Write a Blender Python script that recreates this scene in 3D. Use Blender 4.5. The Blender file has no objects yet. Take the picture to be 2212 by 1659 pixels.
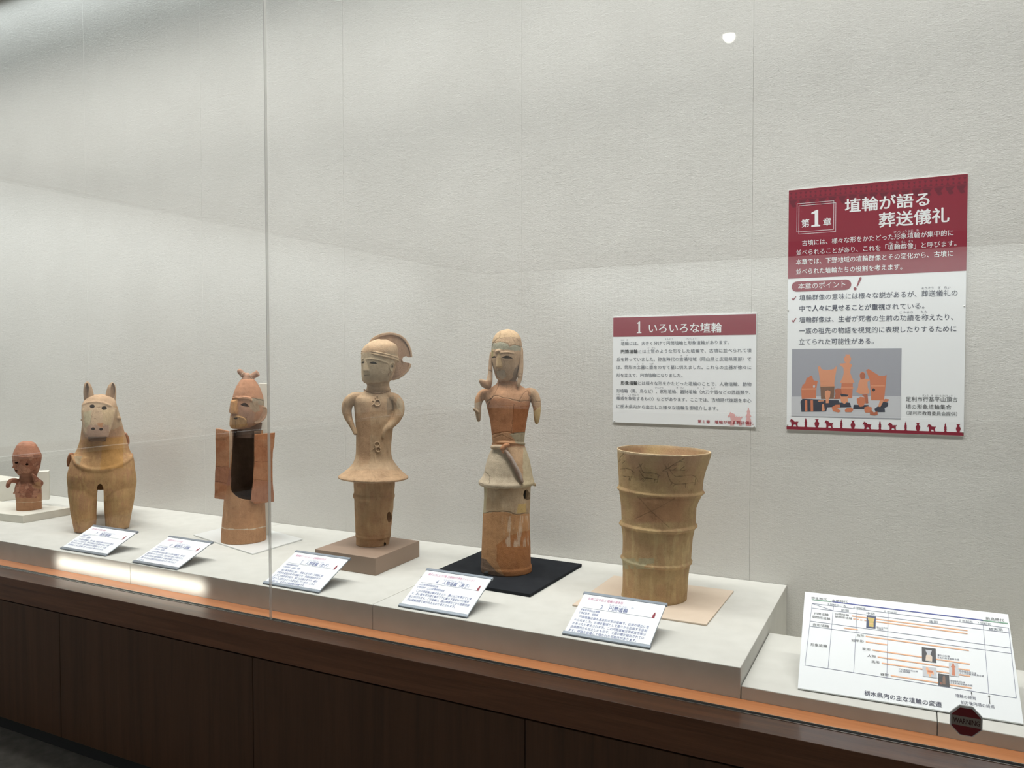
import bpy, bmesh, math, random
import numpy as np
from mathutils import Vector, Matrix
from mathutils.bvhtree import BVHTree

scn = bpy.context.scene
COL = scn.collection
# ------------------------------------------------------------------ camera
YAW, PITCH, ROLL, FPX = 0.469647723, 0.0299130578, 0.000895190919, 1705.95704
CX, CY = 1106.0, 829.5
CAM = np.array([0.0, 0.0, 1.646])
def _rot():
    cy, sy = math.cos(YAW), math.sin(YAW)
    r = np.array([cy, sy, 0.]); f = np.array([-sy, cy, 0.]); d = np.array([0, 0, -1.])
    cp, sp = math.cos(PITCH), math.sin(PITCH)
    f2 = f*cp+d*sp; d2 = d*cp-f*sp
    cr, sr = math.cos(ROLL), math.sin(ROLL)
    return np.array([r*cr+d2*sr, d2*cr-r*sr, f2])
RM = _rot()
def ray(x, y): return RM.T @ np.array([(x-CX)/FPX, (y-CY)/FPX, 1.0])
def onY(x, y, Y):
    d = ray(x, y); return CAM+d*((Y-CAM[1])/d[1])
def onZ(x, y, Z):
    d = ray(x, y); return CAM+d*((Z-CAM[2])/d[2])
def project(P):
    v = (P-CAM) @ RM.T
    return CX+FPX*v[:, 0]/v[:, 2], CY+FPX*v[:, 1]/v[:, 2]
cd = bpy.data.cameras.new('camera'); cam = bpy.data.objects.new('camera', cd); COL.objects.link(cam)
cd.sensor_width = 36.0; cd.lens = 36.0*FPX/2212.0; cd.clip_start = 0.05; cd.clip_end = 100
m4 = Matrix.Identity(4)
for i in range(3):
    m4[i][0] = RM[0][i]; m4[i][1] = -RM[1][i]; m4[i][2] = -RM[2][i]; m4[i][3] = CAM[i]
cam.matrix_world = m4
scn.camera = cam

# ------------------------------------------------------------------ world, lights, exposure
scn.view_settings.view_transform = 'Standard'
scn.view_settings.look = 'None'
scn.view_settings.gamma = 1.0
scn.view_settings.use_curve_mapping = False
scn.view_settings.exposure = 0.0
scn.cycles.use_denoising = True
scn.cycles.max_bounces = 10
scn.cycles.transparent_max_bounces = 16
scn.cycles.sample_clamp_indirect = 4
w = bpy.data.worlds.new('world'); scn.world = w; w.use_nodes = True
w.node_tree.nodes['Background'].inputs[0].default_value = (0.55, 0.5, 0.45, 1)
w.node_tree.nodes['Background'].inputs[1].default_value = 0.02

Y_GLASS, Z_DECK, Z_PLINTH, Z_LOW = 2.1334, 0.7089, 0.7959, 0.7452
Y_PL, Y_WALL, Y_LOWBACK, X_END = 2.2125, 3.1133, 2.6919, -0.4137
Z_TOP = 3.34
def area(name, loc, target, sx, sy, power, col, spread=math.pi):
    l = bpy.data.lights.new(name, 'AREA'); l.shape = 'RECTANGLE'; l.size = sx; l.size_y = sy
    l.energy = power; l.color = col; l.spread = spread
    o = bpy.data.objects.new(name, l); COL.objects.link(o); o.location = loc
    o.rotation_euler = (Vector(target)-Vector(loc)).to_track_quat('-Z', 'Y').to_euler()
    return o
# fluorescent row above the front header of the case, and a narrow wall-side row
area('case_lamp_front', (-2.6, 2.33, 3.47), (-2.6, 2.56, 1.6), 7.8, 0.10, 64, (1.0, 0.98, 0.955))
area('low_wall_fill', (-2.6, 2.225, 3.42), (-2.6, 2.80, 1.15), 7.8, 0.05, 29, (1.0, 0.97, 0.93), math.radians(75))  # added narrow-beam fill that brightens the lower wall and figure fronts
# added light without a fixture, makes the bright patch on the left plinth front
area('plinth_patch_fill', (-2.95, 2.150, 0.746), (-2.95, 2.3, 0.748), 0.92, 0.012, 0.42, (1.0, 0.96, 0.88), math.radians(95))
area('case_lamp_wall', (-2.6, 2.98, 4.05), (-2.6, 3.02, 1.0), 8.0, 0.05, 29, (0.90, 0.97, 1.0), math.radians(110))
# lit cases on the other sides of the gallery (seen only as reflections in the glass)
area('far_case_lamp', (-1.0, -9.86, 3.58), (-1.0, -10.16, 1.2), 11.0, 0.22, 330, (0.90, 0.96, 1.0))
area('side_case_lamp', (-7.96, -3.7, 3.58), (-8.26, -3.7, 1.2), 11.0, 0.22, 270, (0.90, 0.96, 1.0))

# ------------------------------------------------------------------ materials
MATS = {}
def nmat(name):
    m = bpy.data.materials.new(name); m.use_nodes = True; MATS[name] = m
    return m, m.node_tree, m.node_tree.nodes['Principled BSDF']
def N(nt, t, **kw):
    n = nt.nodes.new(t)
    for k, v in kw.items(): setattr(n, k, v)
    return n
def plain(name, col, rough=0.6, metal=0.0, spec=0.5):
    m, nt, b = nmat(name)
    b.inputs['Base Color'].default_value = (*col, 1); b.inputs['Roughness'].default_value = rough
    b.inputs['Metallic'].default_value = metal; b.inputs['Specular IOR Level'].default_value = spec
    return m
def s2l(r, g, b):
    f = lambda c: (c/255/12.92 if c/255 <= 0.04045 else ((c/255+0.055)/1.055)**2.4)
    return (f(r), f(g), f(b))
def coords(nt, scale=(1, 1, 1)):
    t = N(nt, 'ShaderNodeTexCoord'); g = N(nt, 'ShaderNodeNewGeometry')
    mp = N(nt, 'ShaderNodeMapping'); mp.inputs['Scale'].default_value = scale
    nt.links.new(g.outputs['Position'], mp.inputs['Vector']); return mp.outputs['Vector']
def noise(nt, vec, scale, detail=4, rough=0.55, dist=0.0):
    n = N(nt, 'ShaderNodeTexNoise'); n.inputs['Scale'].default_value = scale
    n.inputs['Detail'].default_value = detail; n.inputs['Roughness'].default_value = rough
    n.inputs['Distortion'].default_value = dist
    nt.links.new(vec, n.inputs['Vector']); return n.outputs['Fac']
def mathn(nt, op, a, b=None):
    n = N(nt, 'ShaderNodeMath', operation=op)
    for i, v in enumerate((a, b)):
        if v is None: continue
        if isinstance(v, (int, float)): n.inputs[i].default_value = v
        else: nt.links.new(v, n.inputs[i])
    return n.outputs[0]
def ramp(nt, fac, stops):
    r = N(nt, 'ShaderNodeValToRGB'); nt.links.new(fac, r.inputs['Fac'])
    while len(r.color_ramp.elements) < len(stops): r.color_ramp.elements.new(0.5)
    for e, (p, c) in zip(r.color_ramp.elements, stops): e.position = p; e.color = (*c, 1)
    return r.outputs['Color']
def bump(nt, h, strength, dist, nrm=None):
    b = N(nt, 'ShaderNodeBump'); b.inputs['Strength'].default_value = strength; b.inputs['Distance'].default_value = dist
    nt.links.new(h, b.inputs['Height'])
    if nrm is not None: nt.links.new(nrm, b.inputs['Normal'])
    return b.outputs['Normal']

def wall_material():
    m, nt, b = nmat('washi_wallcloth')
    v = coords(nt, (1, 1, 1)); v2 = coords(nt, (0.75, 1, 1.25))
    h1 = noise(nt, v2, 58, 5, 0.64, 0.7)
    h2 = noise(nt, coords(nt, (0.7, 1, 1.3)), 210, 3, 0.6, 1.0)
    h3 = noise(nt, v, 5, 2, 0.5)
    wv = N(nt, 'ShaderNodeTexWave', wave_type='BANDS', bands_direction='X')
    wv.inputs['Scale'].default_value = 48; wv.inputs['Distortion'].default_value = 0.6; wv.inputs['Detail'].default_value = 1
    nt.links.new(v, wv.inputs['Vector'])
    a = mathn(nt, 'ADD', h1, mathn(nt, 'MULTIPLY', h2, 0.8))
    a = mathn(nt, 'ADD', a, mathn(nt, 'MULTIPLY', h3, 0.5))
    # long lying fibres
    mg = N(nt, 'ShaderNodeTexNoise'); mg.inputs['Scale'].default_value = 9; mg.inputs['Detail'].default_value = 2
    mg.inputs['Distortion'].default_value = 3.5; nt.links.new(coords(nt, (1, 1, 2.2)), mg.inputs['Vector'])
    ln = mathn(nt, 'ABSOLUTE', mathn(nt, 'SUBTRACT', mg.outputs['Fac'], 0.5))
    ln = mathn(nt, 'LESS_THAN', ln, 0.006)
    a = mathn(nt, 'ADD', a, mathn(nt, 'MULTIPLY', ln, 0.12))
    n1 = bump(nt, a, 0.8, 0.0029)
    n2 = bump(nt, wv.outputs['Fac'], 0.2, 0.0006, n1)
    nt.links.new(n2, b.inputs['Normal'])
    c = ramp(nt, noise(nt, v, 2.2, 5, 0.6), [(0.3, (0.655, 0.645, 0.615)), (0.7, (0.705, 0.695, 0.665))])
    nt.links.new(c, b.inputs['Base Color']); b.inputs['Roughness'].default_value = 0.9
    b.inputs['Specular IOR Level'].default_value = 0.15
    return m
def cloth_material(name, c1, c2, scale=900, bd=0.0003):
    m, nt, b = nmat(name)
    v = coords(nt)
    f = noise(nt, v, scale, 2, 0.6)
    c = ramp(nt, noise(nt, v, 14, 6, 0.65), [(0.35, c1), (0.65, c2)])
    nt.links.new(c, b.inputs['Base Color']); nt.links.new(bump(nt, f, 0.5, bd), b.inputs['Normal'])
    b.inputs['Roughness'].default_value = 0.92; b.inputs['Specular IOR Level'].default_value = 0.15
    return m
def wood_material(name, c1, c2, c3, vertical, rough=0.35, coat=0.0):
    m, nt, b = nmat(name)
    sc = (26, 26, 1.1) if vertical else (1.1, 26, 26)
    v = coords(nt, sc)
    a = noise(nt, v, 1.0, 5, 0.62, 0.7); f = noise(nt, coords(nt, (330, 330, 9) if vertical else (9, 330, 330)), 1.0, 3, 0.6)
    q = mathn(nt, 'ADD', mathn(nt, 'MULTIPLY', a, 0.75), mathn(nt, 'MULTIPLY', f, 0.25))
    nt.links.new(ramp(nt, q, [(0.36, c1), (0.5, c2), (0.64, c3)]), b.inputs['Base Color'])
    nt.links.new(bump(nt, f, 0.25, 0.0004), b.inputs['Normal'])
    b.inputs['Roughness'].default_value = rough; b.inputs['Coat Weight'].default_value = coat
    return m
def clay_material():
    m, nt, b = nmat('fired_clay')
    at = N(nt, 'ShaderNodeAttribute', attribute_name='Clay', attribute_type='GEOMETRY')
    v = coords(nt)
    n1 = noise(nt, v, 26, 6, 0.65); n2 = noise(nt, v, 260, 3, 0.7)
    n3 = noise(nt, coords(nt, (3, 3, 0.35)), 30, 4, 0.6)
    q = mathn(nt, 'ADD', mathn(nt, 'MULTIPLY', n1, 0.5), mathn(nt, 'ADD', mathn(nt, 'MULTIPLY', n2, 0.28), mathn(nt, 'MULTIPLY', n3, 0.22)))
    r = ramp(nt, q, [(0.33, (0.66, 0.62, 0.58)), (0.48, (0.97, 0.97, 0.97)), (0.55, (1.04, 1.04, 1.04)), (0.68, (1.34, 1.35, 1.34))])
    mx = N(nt, 'ShaderNodeMix', data_type='RGBA', blend_type='MULTIPLY'); mx.inputs['Factor'].default_value = 1
    nt.links.new(at.outputs['Color'], mx.inputs['A']); nt.links.new(r, mx.inputs['B'])
    nt.links.new(mx.outputs['Result'], b.inputs['Base Color'])
    h = mathn(nt, 'ADD', n2, mathn(nt, 'MULTIPLY', n1, 1.5))
    n4 = noise(nt, v, 900, 2, 0.7)
    h = mathn(nt, 'ADD', h, mathn(nt, 'MULTIPLY', n4, 0.3))
    nt.links.new(bump(nt, h, 0.8, 0.0016), b.inputs['Normal'])
    b.inputs['Roughness'].default_value = 0.82; b.inputs['Specular IOR Level'].default_value = 0.25
    return m
def glass_material():
    m = bpy.data.materials.new('clear_glass'); m.use_nodes = True; nt = m.node_tree; nt.nodes.clear()
    out = N(nt, 'ShaderNodeOutputMaterial'); mix = N(nt, 'ShaderNodeMixShader')
    tr = N(nt, 'ShaderNodeBsdfTransparent'); gl = N(nt, 'ShaderNodeBsdfGlossy'); gl.inputs['Roughness'].default_value = 0.0
    tr.inputs['Color'].default_value = (0.975, 0.985, 0.978, 1)
    gm = N(nt, 'ShaderNodeNewGeometry'); fr = N(nt, 'ShaderNodeFresnel')
    ior = N(nt, 'ShaderNodeMix', data_type='FLOAT'); ior.inputs['A'].default_value = 1.5; ior.inputs['B'].default_value = 1/1.5
    nt.links.new(gm.outputs['Backfacing'], ior.inputs['Factor']); nt.links.new(ior.outputs['Result'], fr.inputs['IOR'])
    nt.links.new(fr.outputs['Fac'], mix.inputs[0]); nt.links.new(tr.outputs[0], mix.inputs[1]); nt.links.new(gl.outputs[0], mix.inputs[2])
    nt.links.new(mix.outputs[0], out.inputs['Surface']); return m
M_WALL = wall_material()
M_CLOTH = cloth_material('plinth_cloth', (0.60, 0.59, 0.55), (0.645, 0.635, 0.595))
M_WOODIN = wood_material('deck_wood', (0.40, 0.15, 0.055), (0.48, 0.19, 0.075), (0.54, 0.23, 0.10), False, 0.4)
M_WOODRAIL = wood_material('rail_wood', (0.115, 0.042, 0.018), (0.16, 0.062, 0.028), (0.21, 0.085, 0.04), False, 0.3, 0.3)
M_WOODP = wood_material('panel_wood', (0.062, 0.025, 0.010), (0.088, 0.036, 0.015), (0.108, 0.045, 0.02), True, 0.42)
M_WOODTRIM = plain('dark_trim', (0.10, 0.05, 0.03), 0.8, 0, 0.1)
M_BLACK = plain('black_kick', (0.012, 0.012, 0.013), 0.7)
M_DARKGAP = plain('dark_gap', (0.01, 0.008, 0.008), 0.8)
M_STEEL = plain('brushed_channel', (0.62, 0.60, 0.56), 0.3, 0.9)
M_GASKET = plain('black_gasket', (0.015, 0.015, 0.02), 0.4)
M_GLASS = glass_material()
M_JOINT = plain('clear_silicone', (0.92, 0.90, 0.87), 0.25)
def _joint():
    nt = M_JOINT.node_tree; b = nt.nodes['Principled BSDF']; b.inputs['Alpha'].default_value = 0.42
_joint()
M_CARPET = cloth_material('carpet', (0.17, 0.16, 0.145), (0.24, 0.225, 0.205), 500, 0.002)
M_PAINT = plain('room_paint', (0.32, 0.30, 0.27), 0.9)
M_CEIL = plain('ceiling_paint', (0.4, 0.4, 0.38), 0.9)
M_PAPER = plain('white_paper', (0.88, 0.905, 0.93), 0.5)
M_FOAM = plain('foam_edge', (0.80, 0.78, 0.75), 0.7)
M_GREYRAIL = plain('grey_clamp', (0.26, 0.29, 0.33), 0.35, 0.6)
M_ACRYL = plain('acrylic_stand', (0.55, 0.57, 0.57), 0.15)
M_WHITEPL = plain('white_acrylic', (0.80, 0.81, 0.80), 0.3)
M_BEIGEBD = cloth_material('beige_board', (0.66, 0.54, 0.43), (0.70, 0.58, 0.47))
M_BROWNBD = plain('brown_board', (0.33, 0.235, 0.175), 0.55)
M_BLACKCL = cloth_material('black_felt', (0.012, 0.014, 0.018), (0.02, 0.022, 0.027))
M_CREAM = cloth_material('cream_block', (0.70, 0.675, 0.60), (0.76, 0.735, 0.66))
M_CLAY = clay_material()
M_FARWALL = plain('far_case_wall', (0.72, 0.72, 0.68), 0.9)
# print inks
INK = {}
def ink(name, rgb, rough=0.5):
    INK[name] = plain('ink_'+name, s2l(*rgb), rough); return INK[name]
for n_, c_ in dict(maroon=(140, 36, 56), dkmaroon=(108, 32, 50), white=(240, 242, 244), navy=(45, 50, 80), grey=(85, 92, 105), black=(30, 32, 38),
                   pink=(228, 178, 178), red=(170, 45, 60), line=(120, 125, 150), bar=(240, 180, 140), green=(120, 165, 140), blue=(42, 60, 150),
                   photo=(160, 162, 172), photofl=(200, 202, 208), terra=(205, 120, 82), terra2=(178, 98, 66), terra3=(222, 150, 112), brownp=(125, 92, 72), navyp=(38, 42, 62),
                   rose=(205, 130, 165), blueink=(105, 118, 168), gold=(205, 180, 95), dkblue=(30, 50, 95), dk=(38, 38, 44), ltgrey=(205, 208, 212),
                   signred=(120, 22, 30), signgrey=(150, 140, 130), signtext=(70, 22, 28), cream=(225, 205, 185)).items(): ink(n_, c_)

# ------------------------------------------------------------------ object helpers
def props(o, label=None, cat=None, group=None, kind=None):
    if label: o['label'] = label
    if cat: o['category'] = cat
    if group: o['group'] = group
    if kind: o['kind'] = kind
    return o
def empty(name, loc, label=None, cat=None, group=None, kind=None):
    o = bpy.data.objects.new(name, None); COL.objects.link(o); o.location = loc
    o.empty_display_size = 0.05
    return props(o, label, cat, group, kind)
def mesh_obj(name, verts, faces, mat, parent=None, smooth=False, origin=None, mats=None, midx=None, colors=None):
    """verts are world coordinates; the object is placed at parent's origin (or origin)."""
    og = np.array(origin if origin is not None else ((0, 0, 0) if parent is None else parent['_o'] if '_o' in parent else world_loc(parent)), float)
    me = bpy.data.meshes.new(name)
    V = np.asarray(verts, float)-og
    me.from_pydata([tuple(v) for v in V], [], [tuple(f) for f in faces])
    if mats:
        for mm in mats: me.materials.append(mm)
        if midx is not None: me.polygons.foreach_set('material_index', np.array(midx, dtype=np.int32))
    else: me.materials.append(mat)
    if smooth: me.polygons.foreach_set('use_smooth', [True]*len(me.polygons))
    me.update()
    o = bpy.data.objects.new(name, me); COL.objects.link(o)
    if parent is not None:
        o.parent = parent; pl = world_loc(parent); o.location = tuple(og-pl)
    else: o.location = tuple(og)
    return o
def world_loc(o):
    l = np.array(o.location, float)
    while o.parent is not None:
        o = o.parent; l = l+np.array(o.location, float)
    return l
def box_vf(a, b, bev=0.0, seg=2):
    bm = bmesh.new(); bmesh.ops.create_cube(bm, size=1)
    a = np.array(a, float); b = np.array(b, float)
    for v in bm.verts:
        v.co = Vector([(a[i]+b[i])/2+v.co[i]*(b[i]-a[i]) for i in range(3)])
    if bev > 0: bmesh.ops.bevel(bm, geom=bm.edges[:], offset=bev, segments=seg, affect='EDGES', profile=0.5)
    bm.verts.ensure_lookup_table()
    V = [tuple(v.co) for v in bm.verts]; F = [[v.index for v in f.verts] for f in bm.faces]; bm.free()
    return V, F
def box(name, a, b, mat, parent=None, bev=0.0, origin=None, seg=2):
    V, F = box_vf(a, b, bev, seg)
    if origin is None: origin = ((a[0]+b[0])/2, (a[1]+b[1])/2, min(a[2], b[2]))
    return mesh_obj(name, V, F, mat, parent, False, origin)
def obox_vf(c, ex, ey, ez, hx, hy, z0, z1, bev=0.0):
    """box in a rotated frame (ex, ey horizontal unit vectors)"""
    V, F = box_vf((-hx, -hy, z0), (hx, hy, z1), bev)
    V = [tuple(np.array(c)+np.array(ex)*v[0]+np.array(ey)*v[1]+np.array(ez)*v[2]) for v in V]
    return V, F
def slab_poly(poly, z0, z1, bev=0.0):
    """polygon prism, poly = list of (x,y) world"""
    bm = bmesh.new(); vs = [bm.verts.new((p[0], p[1], z0)) for p in poly]; f = bm.faces.new(vs)
    r = bmesh.ops.extrude_face_region(bm, geom=[f])
    for e in r['geom']:
        if isinstance(e, bmesh.types.BMVert): e.co.z = z1
    bmesh.ops.recalc_face_normals(bm, faces=bm.faces[:])
    if bev: bmesh.ops.bevel(bm, geom=bm.edges[:], offset=bev, segments=2, affect='EDGES', profile=0.5)
    bm.verts.index_update()
    V = [tuple(v.co) for v in bm.verts]; F = [[v.index for v in f.verts] for f in bm.faces]; bm.free()
    return V, F

# ------------------------------------------------------------------ room and case structure
XL, XR = -7.7, 4.6
props(box('floor', (XL-1.2, -11.0, -0.05), (XR, 2.3, 0.0), M_CARPET), kind='structure')
props(box('ceiling', (XL-1.2, -11.0, 3.6), (XR, 2.04, 3.65), M_CEIL), kind='structure')
props(box('wall_right', (XR, -11.0, 0), (XR+0.1, 3.3, 4.2), M_PAINT), kind='structure')
# wall inside the case: separate cloth covered panels with hairline joints
wb = empty('wall_back', (-2, Y_WALL, 0.0), kind='structure')
box('backing', (XL, Y_WALL+0.0212, 0.5), (XR, Y_WALL+0.08, 4.2), M_DARKGAP, wb)
PW = 0.9775; k0 = -0.5530
xs = [k0+PW*i for i in range(-7, 6)]
for a_, b_ in zip(xs[:-1], xs[1:]):
    box('wall_panel', (a_+0.0003, Y_WALL, 0.5), (b_-0.0003, Y_WALL+0.02, 4.2), M_WALL, wb, bev=0.0004, seg=1)
props(box('ceiling_case', (XL, 2.2, 4.2), (XR, Y_WALL+0.1, 4.25), M_CEIL), kind='structure')
props(box('wall_header', (XL, 2.04, Z_TOP), (XR, 2.2, 4.25), M_PAINT), kind='structure')
props(box('wall_left', (XL-0.05, 2.04, 0.0), (XL, Y_WALL+0.1, 4.2), M_PAINT), kind='structure')

# opposite and side cases of the gallery: lit back walls over dark wood bases
props(box('wall_front', (XL-1.2, -10.75, 0), (XR, -10.65, 4.2), M_FARWALL), kind='structure')
props(box('wall_side', (XL-1.3, -10.65, 0), (XL-1.2, 2.04, 4.2), M_FARWALL), kind='structure')
fb = empty('opposite_case_base', (-1.5, -9.7, 0), 'dark wood base of the opposite showcase, seen only mirrored in the glass', 'display case')
box('base_front', (XL, -10.6, 0.0), (XR, -9.6, 0.70), M_WOODP, fb); box('rail', (XL-0.04, -9.62, 0.70), (XR, -9.50, 0.74), M_FARWALL, fb)
sb = empty('side_case_base', (-8.2, -4, 0), 'dark wood base of the side showcase, seen only mirrored in the glass', 'display case')
box('base_front', (XL-1.2, -9.5, 0.0), (XL, 2.03, 0.70), M_WOODP, sb); box('rail', (XL, -9.5, 0.70), (XL+0.08, 2.03, 0.74), M_FARWALL, sb)
props(box('trim_1', (XL, -9.7, 3.38), (XR, -9.5, 3.6), M_WOODTRIM), kind='structure'); props(box('trim_2', (XL-0.1, -9.5, 3.38), (XL+0.02, 2.03, 3.6), M_WOODTRIM), kind='structure')
# recessed ceiling downlight that shows as the round spot in the glass
dl = empty('downlight', (0, 0, 3.6), 'round ceiling downlight, mirrored as a white dot high in the glass', 'lamp')
pd = onY(1575, 76, Y_GLASS); td = ray(1575, 76); kk = (3.597-CAM[2])/td[2]; pq = CAM+td*kk; DLX, DLY = pq[0], 2*Y_GLASS-pq[1]
bm = bmesh.new(); bmesh.ops.create_uvsphere(bm, u_segments=24, v_segments=14, radius=0.036)
V = [(v.co.x+DLX, v.co.y+DLY, v.co.z+3.59) for v in bm.verts]; F = [[v.index for v in f.verts] for f in bm.faces]; bm.free()
m_, nt_, b_ = nmat('lamp_glow'); b_.inputs['Emission Color'].default_value = (1, 0.97, 0.92, 1); b_.inputs['Emission Strength'].default_value = 14
mesh_obj('lens', V, F, m_, dl)
bm = bmesh.new(); bmesh.ops.create_cone(bm, cap_ends=False, segments=32, radius1=0.052, radius2=0.048, depth=0.012)
V = [(v.co.x+DLX, v.co.y+DLY, v.co.z+3.594) for v in bm.verts]; F = [[v.index for v in f.verts] for f in bm.faces]; bm.free()
mesh_obj('ring', V, F, M_STEEL, dl)
case = empty('case_base', (-1.5, 2.3, 0.0), 'long dark wood case base with rail and panelled front below the glass', 'display case')
glz = empty('glass_front', (-1.5, 2.133, 0.709), 'tall glass front of the case with one thin vertical joint', 'glass front')
# rail profile (Y,Z), extruded along X
YR = 2.0335
def prism_x(name, prof, x0, x1, mat, parent, bev=0.0):
    bm = bmesh.new(); vs = [bm.verts.new((x0, p[0], p[1])) for p in prof]; f = bm.faces.new(vs)
    r = bmesh.ops.extrude_face_region(bm, geom=[f])
    for e in r['geom']:
        if isinstance(e, bmesh.types.BMVert): e.co.x = x1
    bmesh.ops.recalc_face_normals(bm, faces=bm.faces[:])
    if bev: bmesh.ops.bevel(bm, geom=[e for e in bm.edges if abs(e.verts[0].co.x-e.verts[1].co.x) > 0.1], offset=bev, segments=2, affect='EDGES', profile=0.5)
    bm.verts.index_update()
    V = [tuple(v.co) for v in bm.verts]; F = [[v.index for v in f.verts] for f in bm.faces]; bm.free()
    return mesh_obj(name, V, F, mat, parent)
ZL = Z_DECK-0.0335
prism_x('rail', [(YR, Z_DECK), (2.124, Z_DECK), (2.124, ZL), (YR, ZL)], XL, XR, M_WOODRAIL, case, 0.0012)
YP = 2.055
zpt = 0.5*(onY(0, 1297, YP)[2]+onY(1130, 1552, YP)[2]); zpb = onY(0, 1548, YP)[2]
zg = zpt+0.007
prism_x('fascia', [(2.05, ZL-0.0002), (2.12, ZL-0.0002), (2.12, zg), (2.05, zg)], XL, XR, M_WOODRAIL, case, 0.001)
box('shadow_gap', (XL, 2.075, zpt-0.03), (XR, 2.12, zg), M_DARKGAP, case)
box('deck', (XL, 2.142, Z_DECK-0.02), (XR, Y_PL-0.0005, Z_DECK), M_WOODIN, case)
box('inner_board', (XL, 2.18, zpt), (XR, Y_PL-0.0005, Z_DECK-0.0201), M_DARKGAP, case)
props(box('case_floor', (XL, Y_PL, 0.30), (XR, Y_WALL-0.001, 0.55), M_CREAM), 'pale cloth floor of the case, below and behind the plinths', 'case floor')
jx = [onY(131, 1500, YP)[0], onY(545.5, 1450, YP)[0], onY(1134, 1600, YP)[0]]
pw = (jx[2]-jx[0])/2
pxs = [jx[0]+pw*i for i in range(-4, 8)]
pxs[4] = jx[0]; pxs[5] = jx[1]; pxs[6] = jx[2]
for a_, b_ in zip(pxs[:-1], pxs[1:]):
    box('base_panel', (a_+0.0012, YP, zpb), (min(b_, XR)-0.0012, 2.078, zpt), M_WOODP, case, bev=0.001, seg=1)
box('kickplate', (XL, 2.085, 0.0), (XR, 2.12, zpb), M_BLACK, case)
# glass and its channel
XJ = onY(578.5, 700, Y_GLASS)[0]
box('glass_channel', (XL, 2.1245, Z_DECK-0.004), (XR, 2.1262, Z_DECK+0.0015), M_STEEL, case)
box('glass_channel', (XL, 2.1402, Z_DECK-0.004), (XR, 2.1420, Z_DECK+0.0025), M_STEEL, case)
box('gasket', (XL, 2.1263, Z_DECK-0.006), (XR, 2.1401, Z_DECK-0.0025), M_GASKET, case)
GX = [XL, XJ-2.44, XJ, XJ+2.44*1.2, XR]
for a_, b_ in zip(GX[:-1], GX[1:]):
    box('glass_pane', (a_+0.002, 2.1280, Z_DECK-0.0015), (b_-0.002, 2.1385, Z_TOP-0.001), M_GLASS, glz)
for g_ in GX[1:-1]:
    box('glass_seam', (g_-0.0019, 2.1276, Z_DECK-0.001), (g_+0.0019, 2.1389, Z_TOP-0.001), M_JOINT, glz, bev=0.0006)

# ------------------------------------------------------------------ plinths
def plinth(x0, x1, y0, y1, z1, label, group=None):
    o = box('plinth', (x0+0.0008, y0, 0.55), (x1-0.0008, y1, z1), M_CLOTH, bev=0.0022)
    return props(o, label, 'plinth', group)
W_PL = 1.2557
x_ = X_END
pl_lab = ['pale cloth-covered plinth under the cylinder with engraved deer and the man figure',
          'pale cloth-covered plinth under the woman figure and the shield-bearing warrior',
          'pale cloth-covered plinth under the horse figure',
          'pale cloth-covered plinth at the far left beyond the small bust']
for i_ in range(4):
    plinth(x_-W_PL*(i_+1), x_-W_PL*i_, Y_PL, Y_WALL-0.002, Z_PLINTH, pl_lab[i_])
XLJ = onY(2025, 1565, Y_PL)[0]
plinth(X_END+0.0008, XLJ, Y_PL, Y_LOWBACK, Z_LOW, 'lower cream plinth at right, under the left half of the chart board')
plinth(XLJ, XLJ+1.2, Y_PL, Y_LOWBACK, Z_LOW, 'lower cream plinth at far right, behind the warning sign')

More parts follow.
